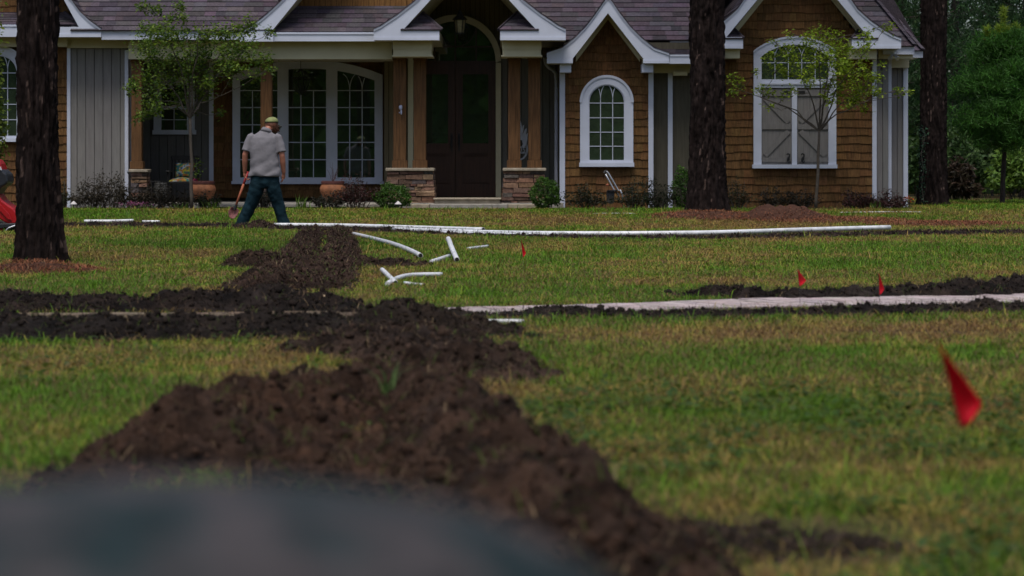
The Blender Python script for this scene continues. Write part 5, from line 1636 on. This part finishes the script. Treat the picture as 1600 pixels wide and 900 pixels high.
# ---- marker flags
def flag(label, top, tip, bot, Y, group='red marker flags on wires'):
    a, b, c = Vector(W(*top, Y)), Vector(W(*tip, Y)), Vector(W(*bot, Y))
    gx = c.x + (c.x - a.x) * .6
    root = empty('marker_flag', (gx, Y, float(terrain(gx, Y))), label, 'flag', group)
    w = MB(); w.tube([Vector((gx, Y, root.location.z - .05)), c, a + Vector((0, 0, .006))], .0008 if Y < 8 else .0012, 6); w.build('wire', M_wire, root)
    n = 12
    vs, fs = [], []
    wd = (b - (a.lerp(c, .72))).length
    for i in range(n + 1):
        t = i / n
        L = a.lerp(c, t)
        # drooping free edge from the top, out to the tip, back to the bottom
        if t < .74: R = a.lerp(b, t / .74)
        else: R = b.lerp(c + (b - c) * .28 + Vector((0, 0, .0)), (t - .74) / .26)
        for k in range(7):
            s = k / 6
            p = L.lerp(R, s)
            p = p + Vector((0, math.sin(s * 3.1 + t * 2) * wd * .22 - s * wd * .35, 0))
            vs.append(p)
    for i in range(n):
        for k in range(6):
            q = i * 7 + k; fs.append((q, q + 1, q + 8, q + 7))
    mb = MB(); mb.add(vs, fs)
    o = mb.build('flag_sheet', M_flag, root, smooth=True)
    so = o.modifiers.new('thick', 'SOLIDIFY'); so.thickness = .0008
flag('large blurred red marker flag in the right foreground', (1466, 539), (1531, 628), (1503, 672), 4.6)
flag('small red marker flag farthest back, right of the short white pipes', (814, 375), (822, 396), (817, 403), 20.0)
flag('small red marker flag left of a pair behind the path', (1246, 421), (1259, 438), (1249, 448), 15.0)
flag('small red marker flag right of a pair, standing on the thin soil bank', (1373, 427), (1381, 452), (1374, 462), 14.5)

# ---- porch things
# hanging entrance lantern
lx, ly, lz = W(718.5, 20, 43.9)
root = empty('lantern', (lx, ly, lz), 'black hanging lantern with pale glass above the front door', 'lantern')
mb = MB(); mb.tube([(lx, ly, W(718.5, 17, ly)[2]), (lx, ly, W(718.5, -58, ly)[2])], .008, 6); mb.build('chain', M_black, root)
k = ly / F
cap = MB(); cz = W(0, 31, ly)[2]
cap.lathe([(12 * k, 0), (11 * k, .02), (6.5 * k, .07), (4.5 * k, .10), (3.2 * k, .15), (1.5 * k, .17), (.8 * k, .2)], (lx, ly, cz), 8); cap.build('cap', M_black, root)
gl = MB(); gl.lathe([(6.4 * k, W(0, 51.5, ly)[2] - cz), (8.6 * k, -.005)], (lx, ly, cz), 6); gl.build('glass', M_lampglass, root)
fr = MB()
for a in range(6):
    t = 2 * math.pi * a / 6
    fr.tube([(lx + 6.8 * k * math.cos(t), ly + 6.8 * k * math.sin(t), W(0, 52, ly)[2]), (lx + 9 * k * math.cos(t), ly + 9 * k * math.sin(t), cz)], .008, 5)
fr.lathe([(7.2 * k, -.015), (7.2 * k, .01), (3 * k, .012)], (lx, ly, W(0, 52, ly)[2]), 12)
fr.lathe([(1 * k, -.05), (2.2 * k, -.02), (2.5 * k, 0)], (lx, ly, W(0, 53, ly)[2]), 10); fr.build('frame', M_black, root)
# open cage lantern on the porch
def cage(px, pyt, pyb, Y, label):
    x, y, zt = W(px, pyt, Y); zb = W(px, pyb, Y)[2]
    root = empty('cage_lantern', (x, y, zt), label, 'lantern')
    mb = MB(); mb.tube([(x, y, zt), (x, y, W(px, 90, Y)[2])], .007, 5); mb.build('chain', M_black, root)
    fr = MB(); h = zt - zb; R = .19
    z1, z2 = zt - h * .35, zt - h * .88
    for a in range(6):
        t = 2 * math.pi * a / 6 + .3; u = 2 * math.pi * (a + 1) / 6 + .3
        p = lambda r, z, t=t: (x + r * math.cos(t), y + r * math.sin(t), z)
        fr.tube([p(.015, zt), p(R, z1), p(R * .62, z2), p(.02, zb)], .010, 5)
        fr.tube([p(R, z1), (x + R * math.cos(u), y + R * math.sin(u), z1)], .010, 5)
        fr.tube([p(R * .62, z2), (x + R * .62 * math.cos(u), y + R * .62 * math.sin(u), z2)], .010, 5)
    fr.tube([(x, y, zb - .03), (x, y, zb + .2)], .018, 6)
    fr.build('frame', M_black, root)
cage(470, 108, 146, 45.1, 'open black cage lantern hanging before the big porch window')
# white ornament on the left column
ox, oy, oz = W(626, 172, 43.34)
root = empty('wall_ornament', (ox, oy + .01, oz), 'small pale blue ornament hung on the left entrance column', 'ornament')
mb = MB(); mb.ball(W(626, 168, 43.335), (.035, .02, .05), 10); mb.build('body', M_bird, root, smooth=True)
mb = MB(); mb.ball(W(627, 175.5, 43.335), (.018, .015, .05), 8); mb.ball(W(624, 176, 43.33), (.012, .012, .014), 6); mb.build('tail', M_bird, root, smooth=True)
mb = MB(); pxtube(mb, [(623, 161), (625, 165)], 43.35, .008, 5); mb.build('hook', M_black, root)
# pale pineapple sign between the right columns
Ys = 44.95
sc_ = W(818, 225, Ys)
root = empty('pineapple_sign', sc_, 'pale cut-metal pineapple sign hanging between the two right entrance columns', 'sign')
mb = MB()
c = 813.0
lv = [[(c - 5, 219), (c - 3, 196), (c, 188), (c + 3, 198), (c + 4, 219)]]
for sg in (-1, 1):
    for (dx, y, l) in ((5, 200, 12), (9, 206, 13), (11, 213, 12), (10.5, 220, 10)):
        lv.append([(c + sg * (dx * .25), y + 8), (c + sg * dx * .8, y + 1 - l * .35), (c + sg * (dx + 1.2), y - l * .45), (c + sg * (dx - .5), y + 5), (c + sg * dx * .45, y + 13)])
for q, pl in enumerate(lv): mb.pprism(pl, Ys - .012 - .0025 * q, Ys)
mb.build('leaf_crown', M_sign, root)
mb = MB()
O_ = [(c + 12 * math.sin(t), 233 - 17 * math.cos(t)) for t in np.linspace(0, 6.283, 33)]
I_ = [(c + 9.2 * math.sin(t), 233 - 14.5 * math.cos(t)) for t in np.linspace(0, 6.283, 33)]
mb.strip(O_, I_, Ys - .01, Ys)
mb.rect(c - 10.4, c + 10.4, 229, 230.6, Ys - .01, Ys); mb.rect(c - 10.6, c + 10.6, 238.2, 239.8, Ys - .01, Ys)
mb.build('ring', M_sign, root)
for txt, px, py, sz in (('505', 813, 238, .115),):
    cu = bpy.data.curves.new('house_number', 'FONT'); cu.body = txt; cu.size = sz * 1.2; cu.extrude = .006; cu.align_x = 'CENTER'
    o = bpy.data.objects.new('house_number', cu); COL.objects.link(o)
    bpy.context.view_layer.update()
    me = bpy.data.meshes.new_from_object(o.evaluated_get(bpy.context.evaluated_depsgraph_get()))
    bpy.data.objects.remove(o)
    o = bpy.data.objects.new('house_number', me); COL.objects.link(o); me.materials.clear(); me.materials.append(M_sign); o.parent = root
    p = Vector(W(px, py, Ys - .006)) - Vector(sc_); o.location = p; o.rotation_euler = (math.radians(90), 0, 0)
# terracotta pots
def pot(px, label, Y=43.6, plant=True, twigs=True):
    x, y, _ = W(px, 0, Y); z = .262
    root = empty('terracotta_pot', (x, y, z), label, 'plant pot', 'terracotta pots on the porch')
    mb = MB(); mb.lathe([(.10, 0), (.14, .03), (.205, .13), (.245, .22), (.245, .28), (.215, .34), (.205, .36)], (x, y, z), 28); mb.build('pot_body', M_terra, root, smooth=True)
    mb = MB(); mb.lathe([(.205, .355), (.222, .36), (.222, .405), (.20, .41), (.19, .39)], (x, y, z), 28); mb.build('rim', M_rim, root)
    if twigs:
        mb = MB()
        for k in range(9):
            a = random.uniform(0, 6.28); L = random.uniform(.2, .42)
            p0 = Vector((x, y, z + .38)); p1 = p0 + Vector((math.cos(a) * .12, math.sin(a) * .08, L))
            path_branch(mb, [p0, p0.lerp(p1, .5), p1], .006, .002, 4, .012)
        mb.build('dry_twigs', mat('reddish_twig', (.07, .03, .028), .8), root)
    else:
        P = np.array([(x + random.gauss(-.12, .07), y + random.gauss(0, .05), z + random.uniform(.4, .85)) for _ in range(60)])
        leaves_obj('plant', P, rng.uniform(.04, .09, 60), (.07, .12, .02), root)
        P = np.array([(x + random.gauss(-.14, .04), y - .05 + random.gauss(0, .03), z + random.uniform(.40, .47)) for _ in range(25)])
        leaves_obj('blossom', P, rng.uniform(.02, .045, 25), (.42, .04, .12), root)
pot(520, 'terracotta pot with bare reddish twigs in front of the big porch window')
pot(317, 'terracotta pot with green sprigs beside the porch chair', twigs=False)
# rocking chair
cxp, Yc = 286, 44.3
x0, y0, _ = W(cxp, 0, Yc)
root = empty('porch_chair', (x0, y0, .262), 'black porch armchair with bright floral cushions', 'chair')
def lx_(px): return W(px, 0, Yc)[0]
def lz_(py): return W(0, py, Yc)[2]
for sg in (-1, 1):
    xa = x0 + sg * .255
    mb = MB(); mb.tube([(xa, Yc - .22, .27), (xa, Yc - .22, .262 + .58)], .022, 6); mb.build('leg', M_darkwood, root)
    mb = MB(); mb.tube([(xa, Yc + .22, .27), (xa, Yc + .2, .7), (xa, Yc + .30, lz_(246))], .022, 6); mb.ball((xa, Yc + .30, lz_(246)), .03, 8); mb.build('back_post', M_darkwood, root)
    mb = MB(); mb.box(xa - .04, xa + .04, Yc - .28, Yc + .24, .262 + .58, .262 + .605); mb.build('armrest', M_darkwood, root, bevel=.01)
    mb = MB(); mb.tube([(xa, Yc - .45, .30), (xa, Yc - .2, .268), (xa, Yc + .2, .268), (xa, Yc + .5, .31)], .018, 6); mb.build('rocker', M_darkwood, root)
mb = MB(); mb.box(x0 - .25, x0 + .25, Yc - .25, Yc + .22, .262 + .36, .262 + .40); mb.build('seat', M_darkwood, root, bevel=.008)
mb = MB()
for k in range(6):
    xx = x0 - .19 + k * .076; mb.box(xx - .02, xx + .02, Yc + .25, Yc + .265, .70, lz_(249))
mb.box(x0 - .25, x0 + .25, Yc + .245, Yc + .285, lz_(250), lz_(243)); mb.build('backrest', M_darkwood, root)
def cushion(name, xa, xb, ya, yb, za, zb):
    mb = MB(); n = 16
    pal = [(.02, .16, .09), (.02, .10, .22), (.42, .52, .55), (.38, .12, .03), (.42, .36, .04), (.03, .20, .10), (.02, .13, .17), (.30, .04, .05)]
    vert = (zb - za) > (yb - ya)
    vs, cs, fs = [], [], []
    for j in range(n + 1):
        for i in range(n + 1):
            u, v = i / n, j / n
            bul = (math.sin(math.pi * u) * math.sin(math.pi * v)) ** .4
            if vert: p = (xa + (xb - xa) * u, ya - .06 * bul + .04 * v, za + (zb - za) * v)
            else: p = (xa + (xb - xa) * u, ya + (yb - ya) * v, zb - .08 + .08 * bul)
            vs.append(p)
            q = int(vn(np.array([u * 6.3]), np.array([v * 6.3]), 31 if vert else 37)[0] * 7.99)
            cs.append(pal[q])
    for j in range(n):
        for i in range(n): q = j * (n + 1) + i; fs.append((q, q + 1, q + n + 2, q + n + 1))
    mb.v, mb.f, mb.c = vs, fs, cs
    o = mb.build(name, M_floral, root, smooth=True)
    s = o.modifiers.new('thick', 'SOLIDIFY'); s.thickness = .05; s.offset = -1
cushion('back_cushion', lx_(272.5), lx_(302), Yc + .12, Yc + .22, lz_(277), lz_(254.5))
cushion('seat_cushion', lx_(266), lx_(304), Yc - .24, Yc + .12, lz_(285), lz_(277))
# ribbed pot and low dark stool beside it
x, y, _ = W(251, 0, 43.75)
mb = MB(); prof = []
for k in range(24): prof.append((.10 + .035 * math.sin(math.pi * (k + 3) / 28) + .008 * (k % 2), k * .017))
mb.lathe(prof, (x, y, .262), 24); o = mb.build('ribbed_pot', M_pot, origin=(x, y, .262)); tag(o, 'tall dark grey ribbed pot between the leftmost stone pier and the chair', 'pot')
x, y, _ = W(238, 0, 44.3)
root = empty('stool', (x, y, .262), 'low black stool beside the leftmost stone pier', 'stool')
mb = MB(); mb.box(x - .17, x + .17, y - .16, y + .16, .262 + .36, .262 + .41); mb.build('seat', M_darkwood, root, bevel=.012)
for a in (-1, 1):
    for b in (-1, 1):
        mb = MB(); mb.tube([(x + a * .13, y + b * .12, .262 + .36), (x + a * .15, y + b * .14, .262)], .018, 6); mb.build('leg', M_darkwood, root)
# path lights
for px, lab in ((115, 'small white path light at the foot of the grey board wall'), (622, 'small white path light under the left green bush')):
    x, y = at(px, 41.85); z = float(terrain(x, y))
    root = empty('path_light', (x, y, z), lab, 'path light', 'low garden path lights')
    mb = MB(); mb.tube([(x, y, z - .05), (x, y, z + .13)], .012, 8); mb.build('stake', M_black, root)
    mb = MB(); mb.lathe([(.068, .085), (.066, .092), (.03, .125), (.008, .145)], (x, y, z), 20); mb.build('lamp_shade', M_lamp, root, smooth=True)
# silver hand cart
YH = 42.95
x, y, _ = W(958, 0, YH)
root = empty('hand_cart', (x, y, .171), 'silver tubular hand cart tilted against the wall under the mid arched window', 'hand cart')
mb = MB(); mb.tube([W(944, 270, YH), W(947, 267.5, YH), W(950, 270, YH), W(958, 283, YH), W(966, 298, YH), W(969, 297, YH), W(972, 303, YH), W(973, 316, YH)], .017, 8)
mb.build('tube_frame', M_alu, root, smooth=True)
mb = MB(); mb.tube([W(946, 272, YH + .25), W(951, 281, YH + .25), W(959, 296, YH + .2), W(966, 304, YH + .2), W(968, 316, YH + .2)], .015, 8); mb.build('tube_frame', M_alu, root, smooth=True)
mb = MB(); mb.tube([W(944, 270.5, YH - .01), W(946, 267.8, YH - .01), W(947.5, 268, YH + .2)], .026, 8); mb.build('grip', M_black, root)
mb = MB(); mb.rect(949, 971, 297, 299, YH + .02, YH + .22); mb.rect(948, 960, 299, 309, YH + .04, YH + .2); mb.build('tray', M_blackp, root)
mb = MB(); mb.ball(W(949, 289, YH), (.03, .02, .025), 8); mb.build('orange_knob', M_orange, root)
for yy in (YH - .04, YH + .25):
    mb = MB(); c = Vector(W(954, 312, yy)); n = 20
    mb.tube([c, c + Vector((0, .05, 0))], .075, n); mb.build('wheel', M_rubber, root)

# ---- red machine at the left edge
YMc = 33.2
x, y, _ = W(-40, 0, YMc)
z = float(terrain(x, YMc))
root = empty('trencher', (x, YMc, z), 'red walk-behind digging machine with black engine, cut off by the left frame edge', 'machine')
def X(px): return W(px, 0, YMc)[0]
def Z(py): return W(0, py, YMc)[2]
def rounded(mb, x0, x1, y0, y1, z0, z1): mb.box(x0, x1, y0, y1, z0, z1)
mb = MB(); mb.pprism([(-95, 300), (-95, 262), (-60, 250), (-12, 252), (6, 268), (10.5, 272), (12.5, 284), (9, 289), (2, 292), (-6, 305), (-20, 312)], YMc - .25, YMc + .2); mb.build('engine', M_blackp, root, bevel=.03)
mb = MB(); mb.pprism([(-40, 300), (-40, 247), (-4, 249), (1, 256), (4, 266), (-2, 300)], YMc - .20, YMc + .15); mb.build('hood', M_redpaint, root, bevel=.02)
mb = MB(); mb.pprism([(-4, 259), (1.5, 261), (3, 266), (-3, 265)], YMc - .262, YMc - .251); mb.build('decal', M_decal, root)
mb = MB(); mb.pprism([(-90, 345), (-90, 308), (-20, 300), (-4, 303), (3, 313), (12, 320), (21, 326), (26, 333), (28, 341), (27.5, 349), (16, 350), (6, 347), (-6, 338), (-14, 340)], YMc - .22, YMc + .22); mb.build('body', M_redpaint, root, bevel=.02)
mb = MB(); mb.pprism([(-6, 313), (4, 323), (14, 334), (18, 344), (12, 343), (3, 333), (-8, 322)], YMc - .245, YMc - .222); mb.build('guard_rib', M_redpaint, root, bevel=.006)
mb = MB(); mb.pprism([(-90, 352), (34, 348.5), (35, 352), (2, 357), (-90, 362)], YMc - .34, YMc + .3); mb.build('deck', M_blackp, root, bevel=.01)
mb = MB(); mb.pprism([(16, 353), (34, 351), (35, 359), (30, 363.5), (18, 364.5), (15, 360)], YMc - .30, YMc + .05); mb.build('skid_foot', M_rubber, root, bevel=.015)
for px in (-2, -75):
    c = Vector(W(px, 357, YMc - .3))
    mb = MB(); mb.tube([c, c + Vector((0, .12, 0))], .115 if px > -10 else .2, 24); w = mb.build('wheel', M_rubber, root, bevel=.015)
    mb = MB(); mb.tube([c + Vector((0, -.006, 0)), c + Vector((0, .05, 0))], .06, 14); mb.build('rim', M_redpaint, w)
mb = MB()
for yy in (-.2, .15): mb.tube([W(-60, 270, YMc + yy), W(-110, 230, YMc + yy), W(-140, 225, YMc + yy)], .016, 8)
mb.tube([W(-138, 225, YMc - .2), W(-138, 225, YMc + .15)], .018, 8); mb.build('handlebar', M_blackp, root)
mb = MB(); mb.tube([W(2, 366, YMc - .36), W(14, 356, YMc - .36), W(34, 349, YMc - .34)], .012, 6); mb.build('brace_rod', M_alu, root)

# ---- unidentified camouflage cloth shape in the foreground, modelled as an invented pack
YC = .98
def cl(px, py, dy=0): return Vector(W(px, py, YC + dy))
root_b = (cl(380, 900).x, YC, 0)
mb = MB()
zt = cl(0, 778).z
R = [(-260, 775), (0, 752), (200, 744), (380, 740), (500, 748), (640, 775), (760, 812), (860, 850), (935, 905), (985, 990), (1010, 1150)]
# modelled as an upright soft pack: rings down from the crown
cx_b = cl(150, 0).x
rings = []
for (zz, hw, hd) in ((zt, .02, .02), (zt - .003, .06, .05), (zt - .006, .086, .07), (zt - .010, .108, .085), (zt - .016, .131, .10), (zt - .026, .155, .115), (zt - .042, .177, .128), (zt - .07, .20, .142), (zt - .12, .215, .152), (zt - .25, .225, .165), (zt - .45, .23, .17), (zt - .62, .23, .17), (.03, .22, .165), (-.01, .19, .15)):
    rings.append((zz, hw * 1.22, hd))
rings = rings[::-1]
mb.loft([(cx_b + (.012 if r[0] < zt - .05 else 0), YC + .05, r[0]) for r in rings], [r[1] for r in rings], [r[2] for r in rings], 40)
cloth_shape = empty('stand_in_pack', (cx_b, YC + .05, 0), 'blurred grey camouflage cloth shape in the lower left foreground, unidentified, modelled as an invented pack', 'cloth_shape')
o = mb.build('cloth_body', M_camo, cloth_shape, smooth=True)
sb = o.modifiers.new('sub', 'SUBSURF'); sb.levels = sb.render_levels = 2
tex = bpy.data.textures.new('folds', 'CLOUDS'); tex.noise_scale = .09
dm = o.modifiers.new('folds', 'DISPLACE'); dm.texture = tex; dm.strength = .012; dm.mid_level = .5
mb = MB()
for dx in (-.09, .09):
    mb.tube([(cx_b + dx, YC + .05 + .155, zt - .14), (cx_b + dx, YC + .05 + .205, zt - .3), (cx_b + dx, YC + .05 + .18, zt - .6)], .012, 6, flat=2.2)
mb.build('shoulder_straps', M_camo, cloth_shape)
mb = MB(); mb.loft([(cx_b + .012, YC - .115, .12), (cx_b + .012, YC - .13, .2), (cx_b + .012, YC - .13, .34), (cx_b + .012, YC - .11, .42)], [.09, .12, .12, .09], [.03, .045, .045, .03], 24); mb.build('front_pocket', M_camo, cloth_shape, smooth=True)

# ================================================================== MAN
YP_ = 35.0
def m(px, py, dy=0): return Vector(W(px, py, YP_ + dy))
gz = float(terrain(W(410, 0, YP_)[0], YP_))
man = empty('person', (W(411, 0, YP_)[0], YP_, gz), 'person seen from behind in grey shirt, dark teal jeans and cap, holding a shovel', 'person')
# body: head, neck, arms, hands, hidden trunk and legs as one skin
mb = MB()
hc = m(425.0, 192.0, .16)
mb.ball(hc, (.078, .098, .112), 16)
mb.ball(hc + Vector((.018, .085, -.06)), (.05, .05, .06), 10)               # jaw, turned down to the right
mb.ball(hc + Vector((.022, .125, -.03)), (.016, .028, .02), 8)               # nose
mb.ball(hc + Vector((-.075, .005, -.02)), (.012, .022, .032), 8); mb.ball(hc + Vector((.078, .02, -.02)), (.012, .022, .032), 8)
mb.tube([m(414.5, 214, .02), m(417, 206, .05), m(421, 197, .09)], [.068, .062, .058], 12)
mb.loft([m(414, 285, 0), m(414, 268, 0), m(413, 245, .02), m(412.5, 222, .03), m(413, 209, .03)], [.145, .15, .165, .17, .09], [.10, .10, .11, .11, .07], 18)
# arms
sl, el, wl = m(390.5, 212, .03), m(381.5, 240, .0), m(381, 267, .06)
sr, er, wr = m(436.5, 213, .03), m(442.5, 242, -.01), m(445, 269, .05)
mb.tube([sl, sl.lerp(el, .5), el, el.lerp(wl, .35), wl], [.062, .054, .046, .047, .031], 12)
mb.tube([sr, sr.lerp(er, .5), er, er.lerp(wr, .35), wr], [.062, .054, .046, .047, .031], 12)
# hands: left curls round the handle, right hangs half curled
def hand(w, d, side, curl, sc=1.0):
    d = d.normalized(); f = Vector((0, 1, 0)); f = (f - d * f.dot(d)).normalized(); s = d.cross(f)
    mb.tube([w, w + d * .045, w + d * .085], [.030, .040, .036], 10, flat=.55)
    for k, (L, off) in enumerate(((.070, -.030), (.080, -.010), (.074, .010), (.058, .028))):
        b = w + d * .08 + f * off
        c1 = b + d * L * .45 + s * side * curl * .012
        c2 = c1 + d * L * .32 * (1 - curl * .5) + s * side * curl * .024
        c3 = c2 + d * L * .25 * (1 - curl * 1.3) + s * side * curl * .026
        mb.tube([b, c1, c2, c3], [.0105, .010, .009, .007], 7)
    b = w + d * .03 - f * -.03
    mb.tube([b, b + f * .022 + d * .03, b + f * .026 + d * .058 + s * side * .012], [.013, .0115, .009], 7)
hand(wl, m(383.5, 279, .07) - wl, 1, 1.0)
hand(wr, m(443.5, 282, .08) - wr, -1, .55)
# legs inside the trousers
mb.tube([m(403, 278), m(391, 316, .02), m(374, 350, .0)], [.085, .060, .042], 12)
mb.tube([m(426, 278), m(436, 316, .02), m(447.5, 350, .0)], [.085, .060, .042], 12)
body = mb.build('body', M_skin, man)
remesh(body, .007, 3)
# shirt
mb = MB()
ys = [274, 270, 258, 244, 230, 220, 213, 208.5, 205, 202]
cx_ = [414.5, 414.5, 414, 413, 412.5, 412.3, 412.8, 413.5, 414.3, 415]
hw_ = [27.2, 27.0, 24.8, 23.6, 24.6, 25.0, 23.6, 18.5, 12.5, 8.8]
dp_ = [.160, .158, .142, .145, .15, .148, .135, .115, .095, .08]
dy_ = [0, 0, .005, .01, .02, .03, .04, .05, .055, .06]
kk = YP_ / F
mb.loft([m(c, y, d) for c, y, d in zip(cx_, ys, dy_)], [h * kk for h in hw_], dp_, 32)
for a, b, e in ((sl, el, 1), (sr, er, -1)):
    d = (b - a)
    mb.tube([a + Vector((.06 * e, 0, .012)), a + Vector((.012 * e, 0, -.012)), a + d * .42, a + d * .80], [.070, .077, .074, .080], 16)
mb.tube([m(415, 206, .05), m(417.5, 198.5, .07)], [.085, .073], 18)
sh = mb.build('shirt', M_shirt, man)
remesh(sh, .010, 5)
# creases pressed into the cloth
me = sh.data
n = len(me.vertices); co = np.empty(n * 3, np.float32); me.vertices.foreach_get('co', co); co = co.reshape(-1, 3)
no = np.empty(n * 3, np.float32); me.vertices.foreach_get('normal', no); no = no.reshape(-1, 3)
u = co[:, 0]; v = co[:, 2]
cre = np.sin((u * 26 + v * 9 + 3 * fbm(u * 4 + 5, v * 4 + 5, 3, 2))) * .5 + np.sin((v * 34 - u * 16 + 4 * fbm(u * 5 + 9, v * 5 + 7, 8, 2))) * .5
low = np.clip((1.25 - v) / .5, 0.2, 1)
co += no * (cre * .017 * low + (fbm(u * 22 + 9, v * 22 + 9, 4, 3) - .5) * .005)[:, None]
me.vertices.foreach_set('co', co.ravel()); me.update()
# collar
mb = MB(); mb.tube([m(415.5, 205.5, .045), m(417.3, 200.2, .063)], [.096, .082], 22); mb.build('collar', M_shirt, man, smooth=True)
# jeans
mb = MB()
mb.loft([m(414, 292, 0), m(414, 284, 0), m(414.2, 275, 0), m(414.2, 266, 0)], [20 * kk, 23.8 * kk, 23.8 * kk, 22.5 * kk], [.115, .138, .132, .12], 28)
mb.tube([m(402.5, 280), m(399.5, 295, -.01), m(391.5, 317, .01), m(381, 337, .0), m(374.5, 350, -.01), m(371.5, 357, -.005)], [.118, .122, .104, .092, .092, .10], 18)
mb.tube([m(425.5, 280), m(428.5, 295, -.01), m(436, 317, .01), m(442, 337, .0), m(447, 350, -.01), m(449.5, 357, -.005)], [.118, .118, .098, .088, .090, .098], 18)
je = mb.build('jeans', M_jeans, man)
remesh(je, .011, 5)
me = je.data
n = len(me.vertices); co = np.empty(n * 3, np.float32); me.vertices.foreach_get('co', co); co = co.reshape(-1, 3)
no = np.empty(n * 3, np.float32); me.vertices.foreach_get('normal', no); no = no.reshape(-1, 3)
u = co[:, 0]; v = co[:, 2]
w_ = np.clip((.32 - v) / .3, .35, 1)
co += no * (np.sin(v * 38 + u * 34 + 7 * fbm(u * 6 + 9, v * 6 + 9, 4, 2)) * .006 * w_ + (fbm(u * 18 + 9, v * 18 + 9, 6, 3) - .5) * .016)[:, None]
me.vertices.foreach_set('co', co.ravel()); me.update()
for px in (370.5, 450.5):
    c = m(px, 355, .06)
    mb = MB(); mb.ball(c + Vector((0, .04, -.012)), (.05, .14, .048), 14); mb.ball(c + Vector((0, -.03, .02)), (.052, .07, .07), 12); mb.build('boot', M_boot, man, smooth=True)
# hair and cap
mb = MB()
mb.ball(hc + Vector((.002, -.010, -.022)), (.104, .110, .115), 16)
for k in range(46):
    a = random.uniform(2.6, 6.9); rr = .088
    p = hc + Vector((math.cos(a) * rr, math.sin(a) * rr * 1.08, random.uniform(-.05, .0)))
    mb.tube([p, p + Vector((random.gauss(0, .012), -.008, -.04)), p + Vector((random.gauss(0, .02), -.004, -.085 + random.gauss(0, .02)))], [.016, .013, .005], 6)
mb.build('hair', M_hair, man, smooth=True)
mb = MB()
R0 = Vector((.000, .004, .030))
rg = []
for t in np.linspace(0, 1.5, 9):
    rg.append((hc + R0 + Vector((.02 * math.sin(t) * .4, 0, .082 * math.sin(t))), .107 * math.cos(t) + .002, .120 * math.cos(t) + .002))
mb.loft([r[0] for r in rg], [r[1] for r in rg], [r[2] for r in rg], 22)
ca = mb.build('cap', M_capy, man, smooth=True)
mb = MB(); c0 = hc + Vector((.070, .072, -.015))
mb.ball(c0 + Vector((.022, .03, -.022)), (.066, .085, .020), 14); mb.ball(c0 + Vector((.03, .0, -.03)), (.040, .05, .045), 10); mb.build('brim', M_capd, man, smooth=True)
ca2 = MB(); ca2.lathe([(.108, -.012), (.110, .012)], hc + R0, 22); ca2.build('cap_band', M_capd, man)
man.location.z -= .02
man.scale.x = .95
# shovel held in the left hand
a, b, c = m(386.5, 271, .07), m(376, 301, .03), m(368, 323, .0)
root = empty('shovel', c, 'red-handled shovel held low in the left hand of the man', 'shovel')
mb = MB(); mb.tube([a + (a - b).normalized() * .03, a.lerp(b, .55)], .019, 10); mb.build('grip', M_handle, root, smooth=True)
mb = MB(); mb.tube([a.lerp(b, .55), b, c], [.0185, .0185, .017], 10); mb.build('shaft', M_orange, root, smooth=True)
d = (c - b).normalized()
mb = MB(); mb.tube([c - d * .03, c + d * .05], [.022, .024], 10); mb.build('socket', M_black, root)
s = Vector((0, 1, 0)).cross(d).normalized()
mb = MB(); vs, fs = [], []
prof = [(.02, .04), (.035, .066), (.09, .074), (.13, .066), (.17, .04), (.19, .008)]
for L, w in prof:
    for k in range(7):
        t = (k / 6 - .5) * 2
        vs.append(c + d * L + s * (w * t) + Vector((0, -1, 0)) * (.03 * (t * t) - .0) + Vector((0, .02 * math.sin(L * 12), 0)))
for i in range(len(prof) - 1):
    for k in range(6): q = i * 7 + k; fs.append((q, q + 1, q + 8, q + 7))
mb.add(vs, fs); o = mb.build('blade', M_blade, root, smooth=True)
so = o.modifiers.new('thick', 'SOLIDIFY'); so.thickness = .004

# ---- sticks, stones and straw lying about
def stick(label, a, b, r, col, Y=None, lift=.0):
    def P(p):
        x, y = (W(p[0], p[1], Y)[0], Y) if Y else G(p[0], p[1])
        return Vector((x, y, (W(p[0], p[1], Y)[2] if Y else float(terrain(x, y)) + lift)))
    A, B = P(a), P(b)
    mb = MB(); path_branch(mb, [A, B], r, r * .6, 6, r * .8)
    o = mb.build('stick', col, origin=A); tag(o, label, 'stick')
M_pale = mat('pale_dry_stem', (.30, .22, .14), .8, var=.3, scale=30)
M_dry = mat('dry_stem', (.15, .10, .06), .8, var=.3, scale=30)
stick('pale broken stem standing upright in the near right ridge', (905, 842), (903, 790), .010, M_pale, Y=5.6)
stick('long tan dry stem lying in the near trench above the grey cloth', (498, 738), (640, 752), .011, M_dry, Y=6.9)
stick('short tan dry stem lying at the foot of the near left ridge', (190, 752), (245, 738), .010, M_dry, Y=6.8)
stick('small pale stem on the dark bank below the far trench', (506, 462), (516, 471), .010, M_pale, Y=14.6)
# bright grass sprout in the near trench
n = 16; x, y = W(608, 0, 8.2)[0], 8.2
P = np.stack([rng.normal(x, .035, n), rng.normal(y, .04, n), np.full(n, .085)], -1)
V, Q, T, C = blades(P, rng.uniform(.05, .16, n), np.full(n, .009), rng.uniform(0, 6.28, n), rng.uniform(.2, .9, n), np.array([.05, .10, .02])[None] * rng.uniform(.7, 1.3, (n, 1)))
o = link('grass_tuft', np_mesh('grass_tuft', V - np.array([x, y, 0]), Q, T, C), M_grass, loc=(x, y, 0)); tag(o, 'broad-bladed green grass tuft sprouting from the near trench', 'grass tuft')
